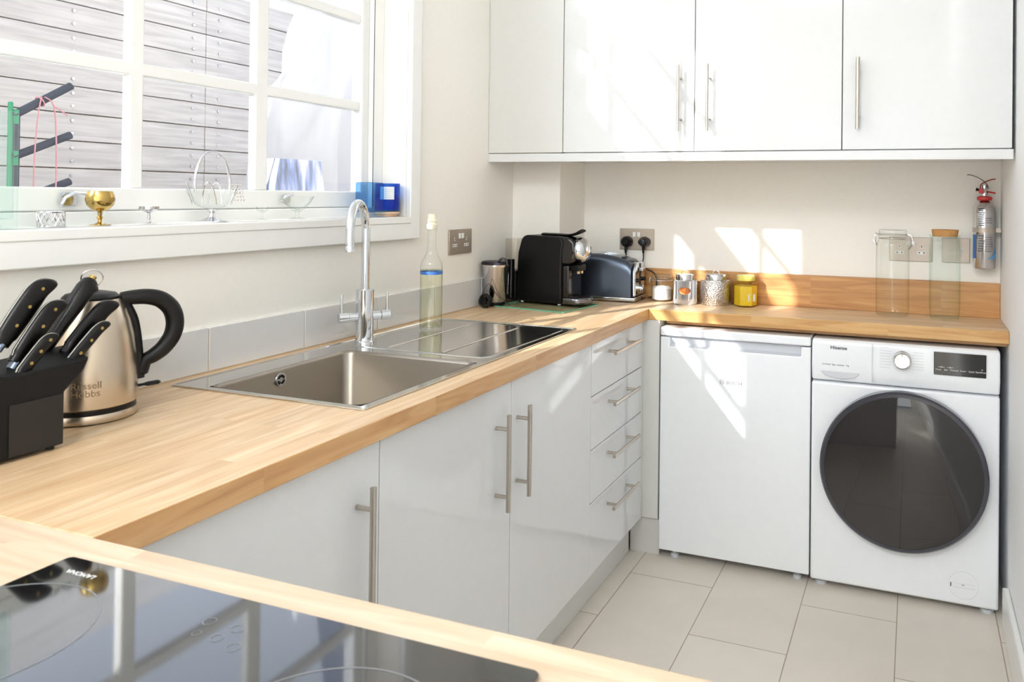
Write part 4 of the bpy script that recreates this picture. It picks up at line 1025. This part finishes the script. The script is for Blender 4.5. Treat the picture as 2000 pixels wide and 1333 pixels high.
# lattice tealight holder
c = (-.04, -1.198, ZS)
t = thing('tealight_holder', 'round silver latticework tealight holder at the left of the sill', 'candle holder', c)
b = B(); n = 16
for k in range(n):
    for s in (-1, 1):
        pts = [(c[0]+.0225*math.cos(2*PI*(k+s*j/6*1.6)/n), c[1]+.0225*math.sin(2*PI*(k+s*j/6*1.6)/n), c[2]+.002+.026*j/6) for j in range(7)]
        tube(b, pts, .0011, 6)
obj('lattice', b, M_silver, t, smooth=True)
b = tube(B(), arcpts((c[0], c[1], c[2]+.0015), .0225, 0, 360, 36, (1, 0, 0), (0, 1, 0)), .0014, 8, cap=False); tube(b, arcpts((c[0], c[1], c[2]+.029), .0225, 0, 360, 36, (1, 0, 0), (0, 1, 0)), .0016, 8, cap=False)
obj('rim_rings', b, M_silver, t, smooth=True)
goblet('brass_goblet', 'small brass goblet with a round bowl on the sill', 'goblet', (-.04, -1.100, ZS),
       ([(0, .028), (.006, .028), (.016, .033), (.024, .042), (.0268, .053), (.025, .064), (.0225, .0705), (.0215, .0705), (.0255, .053), (.0225, .043), (.008, .031), (0, .031)],
        [(0, .0), (.019, .0), (.0195, .0015), (.010, .003), (.004, .007), (.0035, .012), (.006, .016), (.0035, .020), (.005, .027), (0, .028)]), M_brass)
goblet('silver_cup', 'tiny silver footed cup right of the brass goblet', 'cup', (-.04, -.989, ZS),
       ([(0, .024), (.004, .024), (.015, .029), (.0195, .032), (.020, .038), (.019, .038), (.0185, .033), (.004, .027), (0, .027)],
        [(0, 0), (.0125, 0), (.013, .0015), (.005, .003), (.0025, .007), (.0035, .014), (.0025, .020), (.004, .0238), (0, .024)]), M_silver)
c = (-.04, -.823, ZS)
t = thing('glass_basket', 'cut-glass footed basket with a tall silver loop handle on the sill', 'basket', c)
b = B(); n = 48; pf = [(.010, .030), (.028, .036), (.045, .050), (.055, .068), (.058, .090)]
rings = []
for r, h in pf:
    rings.append([b.verts.new((c[0]+r*.85*math.cos(2*PI*k/n), c[1]+r*1.05*math.sin(2*PI*k/n), c[2]+h+(.008*math.cos(8*2*PI*k/n) if h > .085 else 0))) for k in range(n)])
for A, D in zip(rings, rings[1:]):
    for k in range(n): b.faces.new((A[k], A[(k+1) % n], D[(k+1) % n], D[k]))
b.faces.new(rings[0][::-1]); obj('glass_bowl', b, M_glass, t, smooth=True)
b = B()
for k in range(4):
    a0 = PI/4+k*PI/2
    pts = []
    for j in range(17):
        s = j/16; a = a0+(s-.5)*.75; h = .042+.052*math.sin(PI*s); r = .043+.014*math.sin(PI*s)
        pts.append((c[0]+r*.87*math.cos(a), c[1]+r*1.07*math.sin(a), c[2]+h))
    tube(b, pts, .0012, 6)
obj('silver_arches', b, M_silver, t, smooth=True)
hb_ = [Vector((c[0], c[1]-.050*math.cos(math.radians(a)), c[2]+.090+.078*math.sin(math.radians(a)))) for a in range(-15, 196, 7)]
obj('loop_handle', tube(B(), hb_, .0022, 10, flat=(1, 1.6)), M_silver, t, smooth=True)
b = B()
for j in range(5):
    for i in range(4): lathe(b, [(0, -.0030), (.0030, 0), (0, .0030)], (c[0]+.044, c[1]+.026+.009*i-.002*j, c[2]+.052+.009*j), 6, 'x')
obj('cut_decoration', b, M_silver, t)
obj('foot', lathe(B(), [(0, .0), (.033, 0), (.034, .002), (.020, .005), (.008, .012), (.005, .020), (.009, .026), (.0105, .030), (0, .030)], c, 32), M_silver, t, smooth=True)
goblet('tealight_cup', 'tiny clear footed tealight cup between the glass basket and the glass dish', 'cup', (-.04, -.668, ZS),
       ([(0, .020), (.004, .020), (.012, .024), (.015, .032), (.0145, .034), (.011, .026), (0, .023)], [(0, 0), (.012, 0), (.0125, .0015), (.003, .004), (.0025, .016), (0, .020)]), M_glass)
t = goblet('glass_dish', 'clear shallow glass sundae dish at the right of the sill', 'dish', (-.04, -.545, ZS),
       ([(0, .020), (.006, .020), (.022, .030), (.035, .046), (.043, .062), (.042, .062), (.033, .047), (.02, .033), (0, .024)], [(0, 0), (.020, 0), (.021, .002), (.006, .005), (.004, .012), (.006, .020), (0, .0202)]), M_glass)
# blue candle on its coaster
c = (-.035, -.160, ZS)
t = thing('wood_coaster', 'round pale wooden coaster under the blue candle glass', 'coaster', c)
obj('upper_disc', lathe(B(), [(0, .0072), (.036, .0072), (.037, .009), (.037, .0135), (.036, .015), (0, .015)], c, 36), M_peach, t, smooth=True)
obj('lower_disc', lathe(B(), [(0, 0), (.028, 0), (.030, .002), (.030, .007), (0, .007)], c, 36), M_peach, t, smooth=True)
c = (-.035, -.160, ZS+.0155)
t = thing('blue_candle_glass', 'blue glass candle with a white label in the corner of the sill', 'candle', c)
obj('glass_cup', lathe(B(), [(0, .0005), (.036, .0005), (.038, .004), (.038, .088), (.0372, .0885), (.0365, .088), (.0365, .006), (0, .005)], c, 40), M_blueglass, t, smooth=True)
obj('wax', lathe(B(), [(0, .0055), (.0358, .0055), (.0358, .048), (0, .049)], c, 36), M_bluewax, t, smooth=True)
obj('paper_label', curved(Vector(c), .0383, -88, -22, .038, .078), M_label, t, smooth=True, label='white paper label')
b = B()
for k in range(5):
    b2 = curved(Vector(c), .0389, -75+(k % 2)*5, -36-(k % 3)*4, .044+.006*k, .0452+.006*k, 6, .0002); me = bpy.data.meshes.new('x'); b2.to_mesh(me); b2.free(); b.from_mesh(me)
obj('label_print', b, M_grey, t)
# second blue glass, further into the corner
c = (-.035, -.248, ZS)
t = thing('blue_glass_tumbler', 'light blue glass holder left of the blue candle, behind the tap', 'glass', c)
obj('glass_cup', bx(B(), c[0]-.030, c[0]+.03, c[1]-.032, c[1]+.034, ZS+.016, ZS+.106), glass('light_blue_glass', (176, 214, 242), (110, 170, 225)), t, bevel=.006, seg=3)
obj('cup_base', bx(B(), c[0]-.028, c[0]+.028, c[1]-.030, c[1]+.032, ZS+.0, ZS+.0155), M_glass, t, bevel=.003)
# glass vase at the left edge
c = (-.04, -1.318, ZS)
t = thing('glass_vase', 'square clear glass vase cut off by the left edge of the frame', 'vase', c)
b = B(); P0, P1 = rrect(c[0]-.035, c[0]+.035, c[1]-.038, c[1]+.038, .004, 2), rrect(c[0]-.030, c[0]+.030, c[1]-.033, c[1]+.033, .003, 2)
A, D, D2, A2 = loop(b, P0, ZS+.0005), loop(b, P0, ZS+.215), loop(b, P1, ZS+.215), loop(b, P1, ZS+.018)
bridge(b, A, D); bridge(b, D, D2); bridge(b, D2, A2); b.faces.new(A); b.faces.new(A2); bmesh.ops.recalc_face_normals(b, faces=b.faces)
obj('glass_body', b, M_glassg, t)

# ================================================================ OUTSIDE
struct('ground_outside', bx(B(), -7, -.161, -9, 7, -.1, -.02), M_ground)
FX = -1.5
t = thing('timber_fence', 'weathered grey horizontal board fence seen through the window', 'fence', (FX, 0, -.02))
b = B(); z = -.01; k = 0
seams = [-6.0, -2.74, .458, 3.66, 6.0]
P_ = .1055
zb0 = 1.939-.1055*18-.0
while zb0+P_*k < 2.16:
    z = zb0+P_*k
    for a, c2 in zip(seams, seams[1:]):
        bx(b, FX-.022+random.uniform(-.002, .002), FX+random.uniform(-.002, .002), a+.0015, c2-.0015, z+.0022, z+P_-.0022)
    k += 1
obj('board_panel', b, M_fence, t, bevel=.0015)
b = B()
yy = -5.55
while yy < 6: bx(b, FX-.09, FX-.024, yy-.04, yy+.04, -.02, 2.22); yy += .6
bx(b, FX-.035, FX-.026, -6, 6, 0, 2.22); obj('post_row', b, mat('tan_timber', (206, 176, 150), .85), t)
b = B()
for ys_ in (-1.36, -.75, -.149, .388, .529, 1.13):
    for j in range(2, k):
        for q in (.028, .078): lathe(b, [(0, .0022), (.0062, .0018), (.0062, 0)], (FX+.0022, ys_, zb0+P_*j+q), 8, 'x')
obj('screw_heads', b, M_silver, t, kind='stuff')
# unseen walls added to block light: one against sky, two against sun
struct('wall_sky_blocker', bx(B(), -4, 6, -9.2, -9, -.1, 3.4), M_blocker)  # added to keep bright sky out of the cabinet door reflections
struct('wall_sun_blocker_edge', bx(B(), -.58, -.42, -1.41, -1.11, -.02, 4.2), M_blocker)  # added sun blocker, limits the sunlit strip on the cabinets
struct('wall_sun_blocker_low', bx(B(), -.70, -.45, -3.2, -2.56, -.02, 2.12), M_blocker)  # added sun blocker, keeps a sun patch out of the sink bowl
# white sheet hung over the outdoor furniture
b = B(); ol = [(2.35, .47), (2.149, .429), (2.03, .36), (1.921, .316), (1.83, .30), (1.75, .217), (1.62, .17), (1.50, .135), (1.342, .114), (1.15, .09), (.9, .07), (.5, .05), (0, .04)]
nn = 40; rows = []
for z, ya in ol:
    row = []
    for j in range(nn+1):
        s = j/nn; y = ya+(1.55-ya)*s
        x = -.93+.05*math.sin(s*23+z*1.5)+.03*math.sin(s*51+z*4)+(.18*s)
        row.append(b.verts.new((x, y, z)))
    rows.append(row)
for A, D in zip(rows, rows[1:]):
    for j in range(nn): b.faces.new((A[j], A[j+1], D[j+1], D[j]))
o = obj('draped_sheet', b, M_sheet, smooth=180); tag(o, 'bright white sheet hanging outside behind the right-hand panes', 'sheet')
pass
# rack with foam-covered arms
t = thing('outdoor_rack', 'green post rack with dark foam-covered arms outside the left pane', 'rack', (-1.1, -.62, -.02))
obj('upright', bx(B(), -1.106, -1.094, -.624, -.612, -.02, 1.60), M_green, t, bevel=.003, label='green metal upright')
obj('upright_pad', bx(B(), -1.108, -1.092, -.6118, -.592, .2, 1.575), M_foam, t, bevel=.004)
for z0_, z1_ in ((1.557, 1.674), (1.428, 1.510), (1.285, 1.356)):
    obj('arm', tube(B(), [(-1.1, -.612, z0_), (-1.1, -.432, z1_)], .0125, 16), M_foam, t, smooth=True, label='dark foam-covered arm')
    obj('arm_socket', bx(B(), -1.112, -1.088, -.612, -.600, z0_-.025, z0_+.02), M_green, t)
t = thing('pink_string_loop', 'loop of pink string tied round the upper foam arm of the rack', 'string', (-1.1, -.53, 1.6))
b = B()
tube(b, smoothpath([Vector(p) for p in ((-1.085, -.535, 1.625), (-1.084, -.545, 1.57), (-1.084, -.552, 1.48), (-1.084, -.556, 1.38), (-1.084, -.555, 1.25))]), .0022, 6)
tube(b, smoothpath([Vector(p) for p in ((-1.085, -.525, 1.625), (-1.084, -.497, 1.60), (-1.084, -.488, 1.50), (-1.084, -.486, 1.38), (-1.084, -.488, 1.25))]), .0022, 6)
tube(b, smoothpath([Vector(p) for p in ((-1.085, -.497, 1.60), (-1.084, -.48, 1.59), (-1.08, -.455, 1.572))]), .0022, 6)
tube(b, arcpts((-1.1, -.530, 1.611), .016, 0, 360, 20, (1, 0, 0), (0, -.55, .84)), .0024, 6, cap=False)
obj('string', b, M_pink, t, smooth=True)
b = B(); rows = []
for i in range(15):
    u = i/14; row = []
    for j in range(17):
        v = j/16; a = 2*PI*j/17
        r = 1+.10*math.sin(5*a+i*.4)+.06*math.sin(11*a)
        w_ = 1 if u < .97 else .8
        row.append(b.verts.new((-.73+.045*r*w_*math.cos(a)+.02*math.sin(9*a)*u, .190+.150*r*w_*math.sin(a), 1.455*u)))
    rows.append(row)
for A, D in zip(rows, rows[1:]):
    for j in range(17): b.faces.new((A[j], A[(j+1) % 17], D[(j+1) % 17], D[j]))
b.faces.new(rows[0][::-1]); b.faces.new(rows[-1]); bmesh.ops.recalc_face_normals(b, faces=b.faces)
tag(obj('crumpled_cover', b, streaky('blue_grey_cover'), smooth=60), 'blue grey crumpled cover standing outside, low behind the right-hand pane', 'cover')
